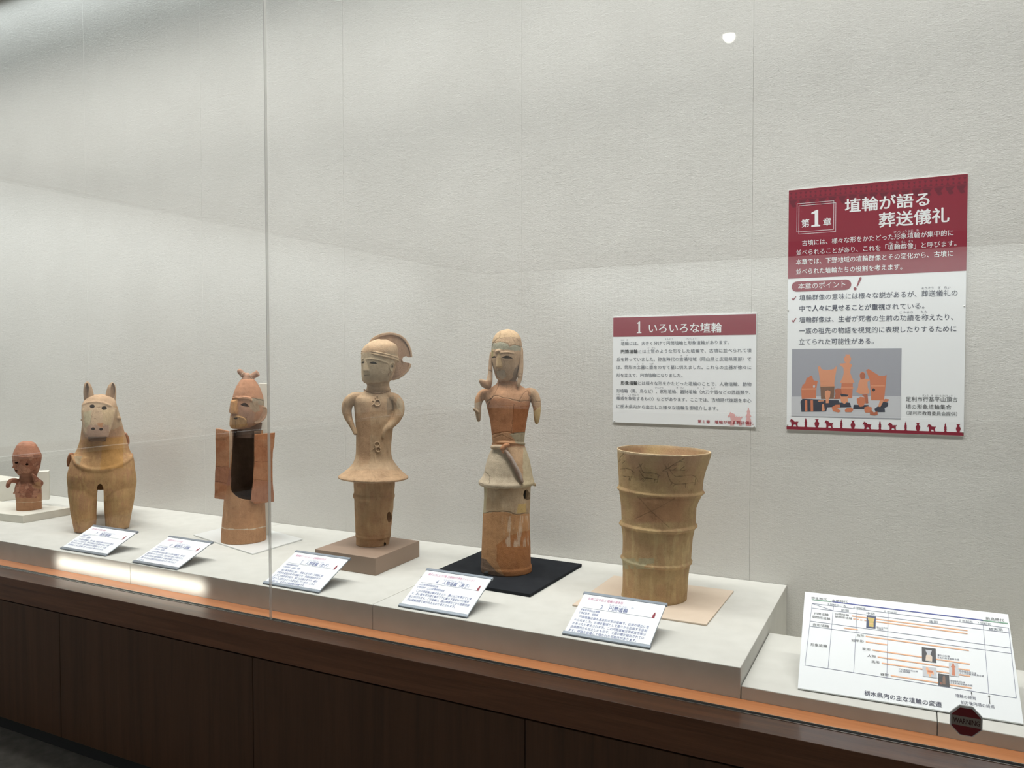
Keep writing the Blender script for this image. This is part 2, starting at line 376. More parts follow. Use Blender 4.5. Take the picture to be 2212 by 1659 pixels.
# ------------------------------------------------------------------ printing on flat boards
class Board:
    """flat board in space: point on plane from a picture coordinate, flat inks laid on its face"""
    def __init__(s, O, ex, ey, conv):
        s.O = np.array(O, float); s.ex = np.array(ex, float); s.ey = np.array(ey, float)
        s.n = np.cross(s.ex, s.ey); s.n /= np.linalg.norm(s.n)
        if np.dot(s.n, CAM-s.O) < 0: s.n = -s.n
        s.conv = conv; s.data = {}; s.z = 0.0004
    def uv(s, X, Y):
        x, y = s.conv(X, Y); d = ray(x, y)
        t = np.dot(s.O-CAM, s.n)/np.dot(d, s.n); P = CAM+d*t-s.O
        return np.array([np.dot(P, s.ex), np.dot(P, s.ey)])
    def add(s, pts, faces, inkname, lift=0, dz=None):
        V, F = s.data.setdefault(inkname, ([], []))
        n0 = len(V); off = s.z+lift*0.00012
        for i_, p in enumerate(pts): V.append(s.O+s.ex*p[0]+s.ey*p[1]+s.n*(off+(dz[i_] if dz is not None else 0)))
        for f in faces: F.append([n0+i for i in f])
    def poly(s, pts, inkname, lift=1, raw=False):
        P = [np.array(p) if raw else s.uv(*p) for p in pts]
        s.add(P, [list(range(len(P)))], inkname, lift)
    def line(s, a, b, wpx, inkname, lift=3):
        A = s.uv(*a); B = s.uv(*b); d = B-A; L = np.linalg.norm(d); d = d/L
        nn = np.array([-d[1], d[0]])*wpx*0.5
        s.add([A-nn, B-nn, B+nn, A+nn], [[0, 1, 2, 3]], inkname, lift)
    def text(s, t, a, b, em, inkname, bold=0.0, lift=4, emv=None):
        """baseline from a to b (view px); em = glyph height in the same px"""
        A = s.uv(*a); B = s.uv(*b); T = s.uv(a[0], a[1]-em)
        h = abs(T[1]-A[1]) if emv is None else emv
        s.text_uv(t, A, B, h, inkname, bold, lift)
    def text_uv(s, t, A, B, h, inkname, bold=0.0, lift=4):
        V, F = glyphs(t, bold)
        if len(V) == 0: return
        x0, x1 = V[:, 0].min(), V[:, 0].max()
        d = np.array(B, float)-np.array(A, float); L = np.linalg.norm(d); d /= L
        nn = np.array([-d[1], d[0]])
        kx = L/(x1-x0); ky = h
        P = [np.array(A)+d*((v[0]-x0)*kx)+nn*(v[1]*ky) for v in V]
        s.add(P, F, inkname, lift, V[:, 2])
    def build(s, parent, name='printing', kindmap=None):
        parent = next((c for c in parent.children if c.name.split('.')[0] in ('board', 'sheet', 'red_face')), parent)
        mats = []; V = []; F = []; mi = []
        for i, (k, (v, f)) in enumerate(s.data.items()):
            mats.append(INK[k]); n0 = len(V); V += v
            for ff in f: F.append([n0+j for j in ff]); mi.append(i)
        if V: return mesh_obj(name, V, F, None, parent, mats=mats, midx=mi)
_gc = {}
def glyphs(t, bold):
    k = (t, bold)
    if k in _gc: return _gc[k]
    c = bpy.data.curves.new('t', 'FONT'); c.body = t; c.size = 1; c.resolution_u = 2
    o = bpy.data.objects.new('t', c); COL.objects.link(o)
    dg = bpy.context.evaluated_depsgraph_get(); m = bpy.data.meshes.new_from_object(o.evaluated_get(dg))
    V = np.zeros(len(m.vertices)*3); m.vertices.foreach_get('co', V); V = V.reshape(-1, 3).copy(); V[:, 2] = 0
    F = [list(p.vertices) for p in m.polygons]
    bpy.data.objects.remove(o); bpy.data.curves.remove(c); bpy.data.meshes.remove(m)
    if bold > 0.004 and len(V):
        V0, F0 = V, F; n0 = len(V0); V = V0.copy(); F = list(F0)
        for i, (dx, dy) in enumerate(((bold, 0), (-bold, 0), (0, bold*0.7), (0, -bold*0.7))):
            V = np.vstack([V, V0+np.array([dx, dy, 0.00005*(i+1)])]); F += [[q+n0*(i+1) for q in ff] for ff in F0]
    _gc[k] = (V, F); return _gc[k]
ICON_HORSE = [(-40, 0), (-33, -22), (-36, -40), (-40, -58), (-50, -50), (-54, -56), (-42, -74), (-38, -84), (-30, -78), (-10, -70), (-4, -52), (2, -60), (8, -52), (18, -58), (22, -50), (32, -56), (40, -54), (30, -42), (28, -22), (34, 0), (18, 0), (12, -22), (-8, -26), (-14, -14), (-14, 0)]
ICON_FIG = [(-14, 0), (-13, -12), (-9, -14), (-9, -22), (-14, -30), (-9, -44), (-15, -50), (-9, -60), (-7, -66), (-9, -76), (-3, -84), (-3, -94), (3, -94), (3, -84), (9, -76), (7, -66), (9, -60), (15, -50), (9, -44), (14, -30), (9, -22), (9, -14), (13, -12), (14, 0)]
ICON_VASE = [(-13, 0), (-13, -6), (-24, -36), (-24, -52), (-10, -70), (-12, -80), (-22, -90), (22, -90), (12, -80), (10, -70), (24, -52), (24, -36), (13, -6), (13, 0)]
def zc(ox, oy, k): return lambda X, Y: (ox+X/k, oy+Y/k)
def icon(bd, shape, X, Y, k, inkname, lift=2):
    bd.poly([(X+p[0]*k, Y+p[1]*k) for p in shape], inkname, lift)
def ell(x, y, rx, ry, n=20): return [(x+rx*math.cos(2*math.pi*i/n), y+ry*math.sin(2*math.pi*i/n)) for i in range(n)]

# ---- wall poster, large
def wall_board(name, x0, x1, z0, z1, label, cat, nm='board'):
    root = empty(name, ((x0+x1)/2, Y_WALL-0.006, z0), label, cat)
    box(nm, (x0, Y_WALL-0.0055, z0), (x1, Y_WALL-0.0004, z1), M_PAPER, root)
    return root
def pins(root, pts):
    for x, y in pts:
        p = onY(x, y, Y_WALL-0.006)
        bm = bmesh.new(); bmesh.ops.create_uvsphere(bm, u_segments=10, v_segments=6, radius=0.0028)
        V = [tuple(np.array(v.co)+p) for v in bm.verts]; F = [[v.index for v in f.verts] for f in bm.faces]; bm.free()
        mesh_obj('pin', V, F, M_STEEL, root, True)
PX0, PX1, PZ1, PZ0 = -0.4203, 0.1581, 2.2777, 1.3864
big = wall_board('chapter_poster', PX0, PX1, PZ0, PZ1, 'tall maroon and white chapter poster with a photo of clay figures', 'poster')
OB = (PX0, Y_WALL-0.0055, PZ0)
b1 = Board(OB, (1, 0, 0), (0, 0, 1), zc(1680, 360, 5.027)); T = b1.text
def uvrect(bd, u0, v0, u1, v1, inkn, lift=1): bd.poly([(u0, v0), (u1, v0), (u1, v1), (u0, v1)], inkn, lift, raw=True)
WB = PX1-PX0; HB = PZ1-PZ0
zh = b1.uv(105, 1218)[1]
uvrect(b1, 0, zh, WB, HB, 'maroon', 0)
# ornamental border
vt = HB
uvrect(b1, 0, vt-0.006, WB, vt-0.004, 'dkmaroon')
uvrect(b1, 0, vt-0.036, WB, vt-0.034, 'dkmaroon')
for i in range(34):
    u = WB*(i+0.5)/34
    b1.poly([(u-0.005, vt-0.010), (u+0.005, vt-0.010), (u, vt-0.020)], 'dkmaroon', 1, raw=True)
    b1.poly([(u-0.005, vt-0.031), (u+0.005, vt-0.031), (u, vt-0.021)], 'dkmaroon', 1, raw=True)
for i in range(17):
    u = WB*(i+0.5)/17
    b1.poly([(u-0.016, vt-0.038), (u+0.014, vt-0.038), (u+0.004, vt-0.052), (u-0.006, vt-0.056), (u-0.012, vt-0.050)], 'dkmaroon', 1, raw=True)
    b1.poly([(u-0.008, vt-0.056), (u+0.006, vt-0.052), (u+0.010, vt-0.062), (u-0.002, vt-0.066)], 'dkmaroon', 1, raw=True)
def frame(bd, u0, v0, u1, v1, t, ik, lift=2):
    uvrect(bd, u0, v0, u1, v0+t, ik, lift); uvrect(bd, u0, v1-t, u1, v1, ik, lift)
    uvrect(bd, u0, v0, u0+t, v1, ik, lift); uvrect(bd, u1-t, v0, u1, v1, ik, lift)
A = b1.uv(205, 712); B = b1.uv(612, 368); frame(b1, A[0], A[1], B[0], B[1], 0.0013, 'white')
A = b1.uv(226, 735); B = b1.uv(634, 390); frame(b1, A[0], A[1], B[0], B[1], 0.0013, 'white')
T('第', (258, 655), (345, 646), 95, 'white', 0.018)
b1.poly([(365, 655), (365, 640), (402, 630), (402, 510), (366, 516), (366, 500), (420, 470), (440, 468), (440, 628), (462, 632), (462, 648)], 'white', 4)
T('章', (493, 637), (582, 629), 90, 'white', 0.018)
T('埴輪が語る', (728, 488), (1650, 412), 160, 'white', 0.02)
T('葬送儀礼', (1097, 650), (1865, 588), 172, 'white', 0.02)
T('古墳には、様々な形をかたどった形象埴輪が集中的に', (264, 855), (1908, 742), 66, 'white', 0.006)
T('けいしょう はに　わ', (1262, 722), (1532, 702), 30, 'white')
T('並べられることがあり、これを「埴輪群像」と呼びます。', (200, 960), (1940, 858), 66, 'white', 0.006)
T('はに　わ　ぐん　ぞう', (1207, 838), (1466, 820), 30, 'white')
T('本章では、下野地域の埴輪群像とその変化から、古墳に', (198, 1062), (1905, 968), 66, 'white', 0.006)
T('並べられた埴輪たちの役割を考えます。', (198, 1166), (1352, 1112), 66, 'white', 0.006)
A = b1.uv(150, 1360); B = b1.uv(800, 1222); r_ = (B[1]-A[1])/2
pill = [(A[0]+r_-r_*math.sin(t), A[1]+r_+r_*math.cos(t)) for t in np.linspace(0, math.pi, 12)]+[(B[0]-r_+r_*math.sin(t), A[1]+r_-r_*math.cos(t)) for t in np.linspace(0, math.pi, 12)]
b1.poly(pill, 'maroon', 2, raw=True)
T('本章のポイント', (222, 1328), (735, 1305), 76, 'white', 0.004)
b1.poly([(886, 1205), (900, 1197), (912, 1205), (910, 1220), (868, 1300), (856, 1300)], 'maroon', 3)
b1.poly(ell(840, 1326, 17, 17), 'maroon', 3)
b1.conv = zc(1680, 580, 4.484)
for yy in (285, 497):
    b1.poly([(133, yy+8), (140, yy), (150, yy+14), (175, yy-18), (180, yy-14), (152, yy+28)], 'maroon', 3)
T('埴輪群像の意味には様々な説があるが、', (210, 306), (1345, 272), 62, 'navy')
T('葬送儀礼の', (1392, 268), (1742, 260), 66, 'navy')
T('そうそう　ぎ　れい', (1392, 202), (1672, 192), 28, 'navy')
T('中で', (210, 412), (328, 408), 62, 'navy'); T('人々に見せることが重視', (334, 408), (1038, 394), 62, 'navy', 0.018); T('されている。', (1046, 392), (1420, 384), 62, 'navy')
T('埴輪群像は、生者が死者の生前の功績を称えたり、', (208, 520), (1700, 494), 62, 'navy')
T('こうせき', (1180, 436), (1310, 433), 27, 'navy'); T('たた', (1386, 431), (1450, 430), 27, 'navy')
T('一族の祖先の物語を視覚的に表現したりするために', (208, 628), (1730, 606), 62, 'navy')
T('立てられた可能性がある。', (205, 732), (930, 726), 62, 'navy')
T('足利市行基平山頂古', (1241, 1284), (1742, 1288), 50, 'black'); T('墳の形象埴輪集合', (1240, 1357), (1682, 1362), 50, 'black')
T('ぎょう　き　だいらさんちょう', (1402, 1238), (1692, 1241), 20, 'black')
T('（足利市教育委員会提供）', (1248, 1414), (1738, 1426), 42, 'black')
# printed photograph of a clay figure group
A = b1.uv(133, 1432); B = b1.uv(1200, 772); uvrect(b1, A[0], A[1], B[0], B[1], 'photo', 1)
b1.poly([(133, 1240), (1195, 1235), (1192, 1452), (133, 1428)], 'photofl', 2)
def PP(pts, ik, l=3): b1.poly(pts, ik, l)
PP([(228, 1170), (240, 1130), (265, 1110), (280, 1060), (305, 1055), (310, 1038), (335, 1040), (338, 1058), (350, 1085), (388, 1090), (375, 1160), (370, 1258), (232, 1262)], 'terra'); PP([(232, 1163), (375, 1160), (372, 1172), (232, 1175)], 'terra3', 4)
PP(ell(352, 1142, 10, 14), 'photofl', 5)
PP([(388, 950), (410, 945), (425, 975), (470, 985), (540, 975), (570, 945), (572, 965), (550, 1080), (545, 1260), (420, 1262), (412, 1100)], 'terra3'); PP([(412, 1130), (550, 1130), (545, 1262), (420, 1264)], 'brownp', 4)
PP([(405, 1078), (555, 1078), (552, 1090), (408, 1092)], 'terra3', 5); PP([(412, 1132), (552, 1130), (550, 1142), (414, 1144)], 'terra3', 5)
PP([(655, 832), (702, 832), (698, 845), (712, 870), (708, 895), (692, 912), (720, 932), (718, 945), (708, 960), (702, 1010), (722, 1060), (746, 1104), (700, 1112), (640, 1112), (602, 1104), (628, 1060), (640, 1010), (636, 960), (598, 932), (605, 920), (640, 918), (660, 912), (645, 895), (640, 870), (658, 846)], 'terra3')
PP([(618, 1112), (728, 1112), (722, 1256), (612, 1260)], 'terra'); PP([(612, 1150), (734, 1150), (732, 1162), (614, 1162)], 'terra3', 4)
PP([(800, 1010), (820, 998), (840, 1008), (850, 1035), (842, 1062), (850, 1070), (885, 1068), (892, 1082), (868, 1100), (872, 1150), (888, 1190), (884, 1212), (800, 1216), (758, 1196), (778, 1150), (782, 1110), (800, 1070), (792, 1035)], 'terra3'); PP(ell(822, 1040, 27, 34), 'terra2', 4)
PP([(855, 985), (880, 972), (985, 1040), (1030, 1040), (1055, 1030), (1052, 1060), (1030, 1278), (905, 1276), (892, 1080)], 'terra'); PP([(905, 1130), (1038, 1130), (1036, 1142), (905, 1142)], 'terra3', 4); PP(ell(928, 1176, 16, 15), 'dk', 5)
PP([(220, 1290), (240, 1262), (480, 1272), (590, 1275), (600, 1300), (590, 1338), (480, 1345), (470, 1385), (230, 1388)], 'navyp', 4)
for x in (262, 318): PP([(x, 1275), (x+24, 1275), (x+26, 1385), (x+2, 1385)], 'terra', 6)
PP([(392, 1278), (448, 1276), (448, 1286), (394, 1290)], 'terra3', 6); PP([(430, 1315), (448, 1312), (456, 1375), (426, 1380)], 'terra3', 6)
PP([(458, 1190), (485, 1178), (512, 1192), (506, 1245), (494, 1265), (494, 1304), (466, 1304), (466, 1262), (456, 1230)], 'terra3', 6)
PP([(552, 1175), (580, 1160), (615, 1165), (618, 1190), (632, 1260), (545, 1265), (560, 1215)], 'terra2', 5)
PP([(600, 1300), (640, 1296), (700, 1300), (712, 1342), (590, 1345)], 'navyp', 5); PP([(604, 1215), (690, 1225), (676, 1255), (680, 1290), (645, 1312), (612, 1290), (608, 1250)], 'terra3', 6); PP([(604, 1213), (688, 1224), (672, 1240), (615, 1240)], 'navyp', 7)
PP([(522, 1345), (560, 1320), (600, 1318), (605, 1345), (575, 1355), (612, 1380), (590, 1395), (535, 1382)], 'terra', 7); PP([(650, 1370), (670, 1350), (720, 1345), (732, 1370), (715, 1390), (655, 1390)], 'terra', 7)
PP([(735, 1320), (880, 1322), (875, 1362), (730, 1360)], 'navyp', 5); PP([(765, 1262), (800, 1242), (845, 1250), (850, 1290), (830, 1335), (795, 1340), (768, 1300)], 'terra', 6); PP([(815, 1222), (870, 1218), (878, 1305), (850, 1308), (842, 1250)], 'terra2', 5)
PP([(838, 1345), (870, 1334), (912, 1345), (908, 1395), (850, 1396), (840, 1380)], 'terra', 7); PP([(890, 1385), (905, 1368), (930, 1395), (965, 1385), (968, 1415), (940, 1424), (895, 1418)], 'terra2', 8)
PP([(935, 1360), (985, 1325), (1020, 1290), (1070, 1300), (1068, 1335), (1035, 1350), (1040, 1390), (950, 1392)], 'navyp', 5); PP([(990, 1278), (1018, 1270), (1022, 1290), (995, 1340), (972, 1338)], 'terra3', 7); PP([(1020, 1282), (1040, 1262), (1082, 1268), (1060, 1290), (1030, 1296)], 'terra', 7)
# bottom frieze
v1 = b1.uv(85, 1528)[1]; uvrect(b1, 0, 0, WB, v1, 'maroon', 1)
dyf = lambda X: 1530+(X-85)*62/1715.0
for X in (165, 503, 872, 1116, 1497): icon(b1, ICON_HORSE, X, dyf(X)+2, 0.94, 'maroon')
for X in (272, 616, 990, 1239, 1624): icon(b1, ICON_FIG, X, dyf(X)+2, 0.95, 'maroon')
for X in (379, 728, 1358, 1749): icon(b1, ICON_VASE, X, dyf(X)+2, 0.92, 'maroon')
b1.build(big)
pins(big, [(1702.5, 671), (2083, 661), (1701, 918), (2080, 934)])

# ---- wall poster, small
QX0, QX1, QZ1, QZ0 = -1.1082, -0.5336, 1.8245, 1.3888
sm = wall_board('text_panel', QX0, QX1, QZ0, QZ1, 'small white text panel with a maroon title band, left of the tall chapter poster', 'poster')
b2 = Board((QX0, Y_WALL-0.0055, QZ0), (1, 0, 0), (0, 0, 1), zc(1310, 660, 6.144)); T = b2.text
A = b2.uv(92, 415); uvrect(b2, 0.001, A[1], QX1-QX0-0.001, QZ1-QZ0-0.0025, 'maroon', 1)
b2.poly([(405, 368), (405, 360), (425, 354), (425, 240), (407, 243), (407, 235), (436, 212), (447, 211), (447, 354), (466, 358), (466, 366)], 'white', 4)
T('いろいろな埴輪', (562, 356), (1530, 348), 140, 'white', 0.012)
for s_, a, b, bo in [('埴輪には、大きく分けて円筒埴輪と形象埴輪があります。', (194, 525), (1628, 510), 0),
    ('円筒埴輪', (192, 632), (417, 629), 0.02), ('とは土管のような形をした埴輪で、古墳に並べられて墳', (427, 629), (1926, 616), 0),
    ('丘を飾っていました。弥生時代の吉備地域（岡山県と広島県東部）で', (136, 735), (1922, 732), 0),
    ('は、筒形の土器に壺をのせて墓に供えました。これらの土器が徐々に', (136, 838), (1922, 842), 0),
    ('形を変えて、円筒埴輪になりました。', (134, 944), (1010, 947), 0),
    ('形象埴輪', (190, 1047), (414, 1050), 0.02), ('とは様々な形をかたどった埴輪のことで、人物埴輪、動物', (422, 1050), (1924, 1067), 0),
    ('形埴輪（馬、鳥など）、家形埴輪、器財埴輪（大刀や盾などの武器類や、', (134, 1153), (1912, 1176), 0),
    ('権威を象徴するもの）などがあります。ここでは、古墳時代後期を中心', (134, 1251), (1924, 1285), 0),
    ('に栃木県内から出土した様々な埴輪を御紹介します。', (136, 1357), (1484, 1389), 0)]:
    T(s_, a, b, 54, 'black' if bo else 'grey', bo)
for s_, a, b in [('はに　わ', (195, 468), (290, 466)), ('えんとう', (775, 455), (885, 453)), ('けいしょう', (1057, 450), (1192, 447)), ('ど　かん', (550, 572), (650, 570)),
    ('き　　び', (985, 672), (1080, 670)), ('ど　　き', (405, 783), (490, 783)), ('つぼ', (570, 782), (625, 782)), ('いえがた', (645, 1097), (758, 1100)), ('き　ざい', (930, 1100), (1028, 1102)),
    ('た　　ち', (1210, 1105), (1298, 1107)), ('たて', (1388, 1107), (1445, 1108)), ('けん　い', (135, 1190), (232, 1192)), ('しょうちょう', (285, 1194), (425, 1197))]:
    T(s_, a, b, 24, 'grey')
T('第１章　埴輪が語る葬送儀礼', (1212, 1556), (1955, 1580), 48, 'red', 0.01, 6)
icon(b2, ICON_HORSE, 1725, 1592, 2.15, 'pink'); icon(b2, ICON_FIG, 1885, 1600, 2.6, 'pink')
b2.build(sm)
pins(sm, [(1327, 909), (1629, 922)])

# ---- tilted caption cards
def card(BL, BR, depth, height, zb, header, title, ruby, small1, small2, body, label, cat='caption card'):
    x0, x1 = BL[0], BR[0]; yb = (BL[1]+BR[1])/2; wdt = x1-x0
    root = empty('caption_card', ((x0+x1)/2, yb, zb), label, cat, 'tilted caption cards along the plinth edge')
    L = math.hypot(depth, height); ey = np.array([0, depth/L, height/L]); ex = np.array([1., 0, 0]); n = np.array([0, -ey[2], ey[1]])
    O = np.array([x0, yb, zb+0.006])
    def bx(nm, u0, u1, v0, v1, w0, w1, mat, bev=0):
        V, F = box_vf((u0, v0, w0), (u1, v1, w1), bev)
        V = [tuple(O+ex*v[0]+ey*v[1]+n*v[2]) for v in V]
        return mesh_obj(nm, V, F, mat, root)
    bx('sheet', 0.001, wdt-0.001, 0.0, L, -0.0016, 0.0, M_PAPER)
    bx('backing_plate', 0, wdt, 0.0, L, -0.0040, -0.0017, M_GREYRAIL, 0.0004)
    bx('clamp_rail', -0.003, wdt+0.003, -0.004, 0.0085, -0.0065, 0.0018, M_GREYRAIL, 0.001)
    bx('clamp_rail', -0.003, wdt+0.003, L-0.0085, L+0.003, -0.0065, 0.0018, M_GREYRAIL, 0.001)
    # slim rear prop
    V, F = box_vf((x0+wdt*0.32, yb+depth*0.80, zb), (x0+wdt*0.68, yb+depth*0.82, zb+height*0.80), 0.0006)
    mesh_obj('stand', V, F, M_ACRYL, root)
    bd = Board(O, ex, ey, None); tu = lambda t, s0, s1, v, em, ik, bo=0: bd.text_uv(t, (wdt*s0, L*(1-v)), (wdt*s1, L*(1-v)), em*L, ik, bo)
    tu(header, 0.08, 0.08+min(0.80, 0.031*len(header)), 0.165, 0.072, 'rose')
    tu(title, 0.27, 0.27+min(0.5, 0.056*len(title)), 0.345, 0.118, 'blueink')
    tu(ruby, 0.36, 0.66, 0.235, 0.04, 'blueink')
    uvrect(bd, wdt*0.06, L*(1-0.372), wdt*0.90, L*(1-0.367), 'line', 2)
    tu(small1, 0.06, 0.06+0.026*len(small1), 0.445, 0.058, 'blueink'); tu(small2, 0.06, 0.06+0.026*len(small2), 0.52, 0.058, 'blueink')
    for i, t in enumerate(body):
        ind = t.startswith('　'); t = t.strip('　')
        s0 = 0.085 if ind else 0.045
        tu(t, s0, s0+min(0.92, 0.0345*len(t)), 0.615+0.082*i, 0.066, 'blueink')
    bd.poly([(wdt*0.915+p[0]*0.00035, L*(1-0.375)-p[1]*0.00028) for p in ICON_FIG], 'maroon', 3, raw=True)
    bd.build(root)
    return root
ZP = Z_PLINTH
def g(x, y): return onZ(x, y, ZP)
card((-3.421, 2.238), (-3.116, 2.238), 0.16, 0.072, ZP, '飾り馬 その姿と馬具', '７　馬形埴輪', 'うまがたはにわ', '下野市甲塚古墳', '６世紀後半　当館蔵',
     ['　この馬形埴輪は、首や胸に帯状の飾りを付けた馬を', 'かたどったもので、鞍や手綱などの馬具が粘土で表', '現されています。馬は権威を示す動物として、人物', 'の埴輪とともに古墳に並べられたと考えられます。'], 'white caption card in grey clamps in front of the clay horse')
card((-2.916, 2.222), (-2.654, 2.222), 0.184, 0.070, ZP, '古墳を守る人 大きな盾', '６　盾持ち人埴輪', 'たてもちびとはにわ', '宇都宮市塚山古墳群', '６世紀前半　当館蔵',
     ['　大きな盾を体の前に構える人物の埴輪で、盾の表', '面は失われていますが、左右の張り出しが残ります。', '大きな耳と高い頭が特徴で、古墳の外側に立てられ', '悪いものから古墳を守る役割があったと考えられて', 'います。'], 'white caption card in grey clamps just left of the glass joint')
card((-2.193, 2.231), (-1.925, 2.231), 0.180, 0.0825, ZP, '最先端ファッション！ 古墳時代の女子', '５　人物埴輪（女子）', 'じんぶつはにわ　じょし', '宇都宮市綾女塚古墳', '６世紀後半　当館蔵　複製',
     ['　高い髷を板状に結い、前後に折り返して頭部に紐', 'で留めた髪型の女子の埴輪です。衣服は前合わせで', '上下二か所を紐で結び、首には玉飾りをつけ、裾の', '広がった上着をまとった姿を表しています。このよ', 'うな装いは、女子の人物埴輪の特徴です。'], 'white caption card in grey clamps in front of the brown block')
card((-1.571, 2.234), (-1.302, 2.234), 0.178, 0.084, ZP, '帽子と刀におさげ髪 古墳時代の男性ファッション', '４　人物埴輪（男子）', 'じんぶつはにわ　だんし', '上三川町西赤堀狐塚古墳', '６世紀後半　上三川町教育委員会蔵',
     ['　この人物埴輪は帽子をかぶり、腰には刀を帯びていま', 'す。長い髪を耳の横で束ねて下に垂らす髪型は下げ美豆', '良と呼ばれます。この埴輪は、顔の特徴などから佐野市唐', '沢山埴輪窯跡で焼かれたものと考えられます。'], 'white caption card in grey clamps in front of the black felt board')
card((-0.956, 2.234), (-0.681, 2.234), 0.179, 0.079, ZP, '古墳に立ち並ぶ 埴輪の基本形', '３　円筒埴輪', 'えんとうはに　わ', '宇都宮市塚山古墳群', '５世紀後半　当館蔵',
     ['　円筒埴輪は最も基本的な形の埴輪で、古墳の墳丘に並', 'べられました。古墳を聖域として周りから区画する役割', 'があったと考えられます。この円筒埴輪は宇都宮市塚山', '古墳群内から出土したもので、４頭の鹿が線刻されてい', 'ます。狩猟を意識して描かれた可能性があります。'], 'white caption card in grey clamps in front of the clay cylinder')

# ---- chart board leaning on the low plinth
cr = empty('chart_board', (-0.01, 2.27, Z_LOW), 'large white tilted chart board with orange bars, on the low plinth at right', 'chart board')
bl = np.array([-0.2695, 2.257, Z_LOW+0.001]); br = np.array([0.2545, 2.283, Z_LOW+0.001]); tl = np.array([-0.2695, 2.478, Z_LOW+0.209])
tr = np.array([0.2545, 2.570, Z_LOW+0.187])
ex = (br-bl); WC = np.linalg.norm(ex); ex /= WC
tm = ((tl-bl)+(tr-br))/2; ey = tm-ex*np.dot(tm, ex); HC = np.linalg.norm(ey); ey /= HC
nC = np.cross(ex, ey); nC = nC if nC[2] > 0 else -nC
V, F = box_vf((0, 0, -0.006), (WC, HC, 0), 0.0006)
OC = bl+nC*0.006
mesh_obj('board', [tuple(OC+ex*v[0]+ey*v[1]+nC*v[2]) for v in V], F, M_PAPER, cr)
pz = OC+ey*HC*0.8
V, F = box_vf((-0.12+(-0.01), pz[1]+0.008, Z_LOW), (0.11, pz[1]+0.014, pz[2]-0.014), 0.0005); mesh_obj('stand', V, F, M_ACRYL, cr)
bc = Board(OC, ex, ey, zc(1700, 1270, 4.32)); T = bc.text
def CL(a, b, w=0.0011, ik='line'): bc.line(a, b, w, ik)
CL((235, 145), (2068, 375)); CL((230, 188), (2070, 420)); CL((218, 310), (2086, 562)); CL((210, 357), (2090, 612)); CL((168, 720), (2140, 1028))
CL((235, 145), (168, 720)); CL((2068, 375), (2140, 1028)); CL((434, 170), (383, 752)); CL((655, 198), (622, 792)); CL((944, 235), (932, 842)); CL((1830, 345), (1884, 988)); CL((235, 147), (430, 212))
CL((235, 110), (410, 128), 0.0032, 'green'); CL((1815, 302), (2062, 333), 0.0032, 'green')
bc.poly([(405, 123), (1815, 297), (1830, 306), (1740, 296), (430, 134)], 'blue', 3)
CL((1805, 300), (1830, 305), 0.004, 'blue')
for a, b in [((605, 262), (1685, 399)), ((835, 315), (1685, 427)), ((530, 375), (662, 391)), ((735, 452), (1697, 585)), ((735, 503), (937, 531)), ((797, 580), (1706, 712)), ((845, 645), (1706, 770)), ((884, 702), (1710, 825)), ((968, 818), (1722, 935)),
             ((618, 289), (640, 292)), ((650, 293), (672, 296)), ((682, 298), (704, 301)), ((720, 302), (740, 305))]:
    bc.line(a, b, 0.0035, 'bar', 3)
for s_, a, b, em, ik in [('弥生時代', (228, 102), (372, 117), 25, 'black'), ('古墳時代', (418, 127), (568, 140), 25, 'black'), ('３世紀中ごろ', (374, 160), (548, 180), 22, 'grey'), ('４世紀末', (618, 190), (735, 205), 22, 'grey'),
    ('６世紀初', (905, 226), (1028, 243), 22, 'grey'), ('前期', (506, 218), (577, 224), 26, 'grey'), ('中期', (742, 246), (818, 252), 26, 'grey'), ('後期', (1328, 322), (1406, 332), 27, 'grey'),
    ('６世紀末', (1605, 312), (1735, 328), 22, 'grey'), ('７世紀初', (1775, 333), (1905, 350), 22, 'grey'), ('飛鳥時代', (1855, 297), (2028, 316), 29, 'black'), ('終末期', (1886, 395), (2013, 403), 28, 'grey'),
    ('円筒埴輪', (256, 250), (388, 262), 26, 'black'), ('朝顔形埴輪', (236, 280), (404, 300), 26, 'black'), ('円筒埴輪', (450, 252), (578, 264), 22, 'black'), ('朝顔形埴輪', (448, 276), (608, 296), 22, 'black'),
    ('壺形埴輪', (240, 352), (392, 370), 26, 'black'), ('形象埴輪', (220, 540), (374, 556), 30, 'black'), ('鳥形', (650, 452), (720, 458), 26, 'black'), ('短甲形', (602, 500), (718, 510), 27, 'black'),
    ('家形', (703, 580), (780, 588), 27, 'black'), ('人物', (750, 642), (828, 652), 28, 'black'), ('馬形', (788, 700), (865, 708), 28, 'black'), ('器財', (872, 815), (950, 824), 28, 'black'),
    ('栃木県内の主な埴輪の変遷', (722, 998), (1445, 1112), 50, 'navy'), ('埴輪の終焉', (1572, 1016), (1765, 1046), 34, 'navy'), ('前方後円墳の終焉', (1622, 1080), (1938, 1126), 36, 'navy'),
    ('塚山古墳群', (836, 372), (940, 382), 14, 'navy'), ('当館蔵', (842, 386), (898, 392), 13, 'navy'), ('富士山古墳', (1405, 634), (1518, 648), 20, 'navy'), ('壬生町教育委員会蔵', (1405, 656), (1608, 678), 17, 'navy'),
    ('下石橋愛宕塚古墳', (1042, 765), (1220, 788), 16, 'navy'), ('当館蔵', (1042, 784), (1150, 796), 16, 'navy'), ('西赤堀狐塚古墳', (1605, 782), (1768, 806), 19, 'navy'), ('上三川町教育委員会蔵', (1607, 800), (1838, 832), 18, 'navy'),
    ('安塚瓢箪塚古墳', (1524, 874), (1660, 892), 18, 'navy'), ('壬生町教育委員会蔵', (1524, 892), (1732, 920), 17, 'navy')]:
    T(s_, a, b, em, ik, 0.008 if em > 40 else 0)
CL((1725, 1004), (1722, 975), 0.0018, 'black'); bc.poly([(1714, 984), (1721, 970), (1730, 986)], 'black', 4)
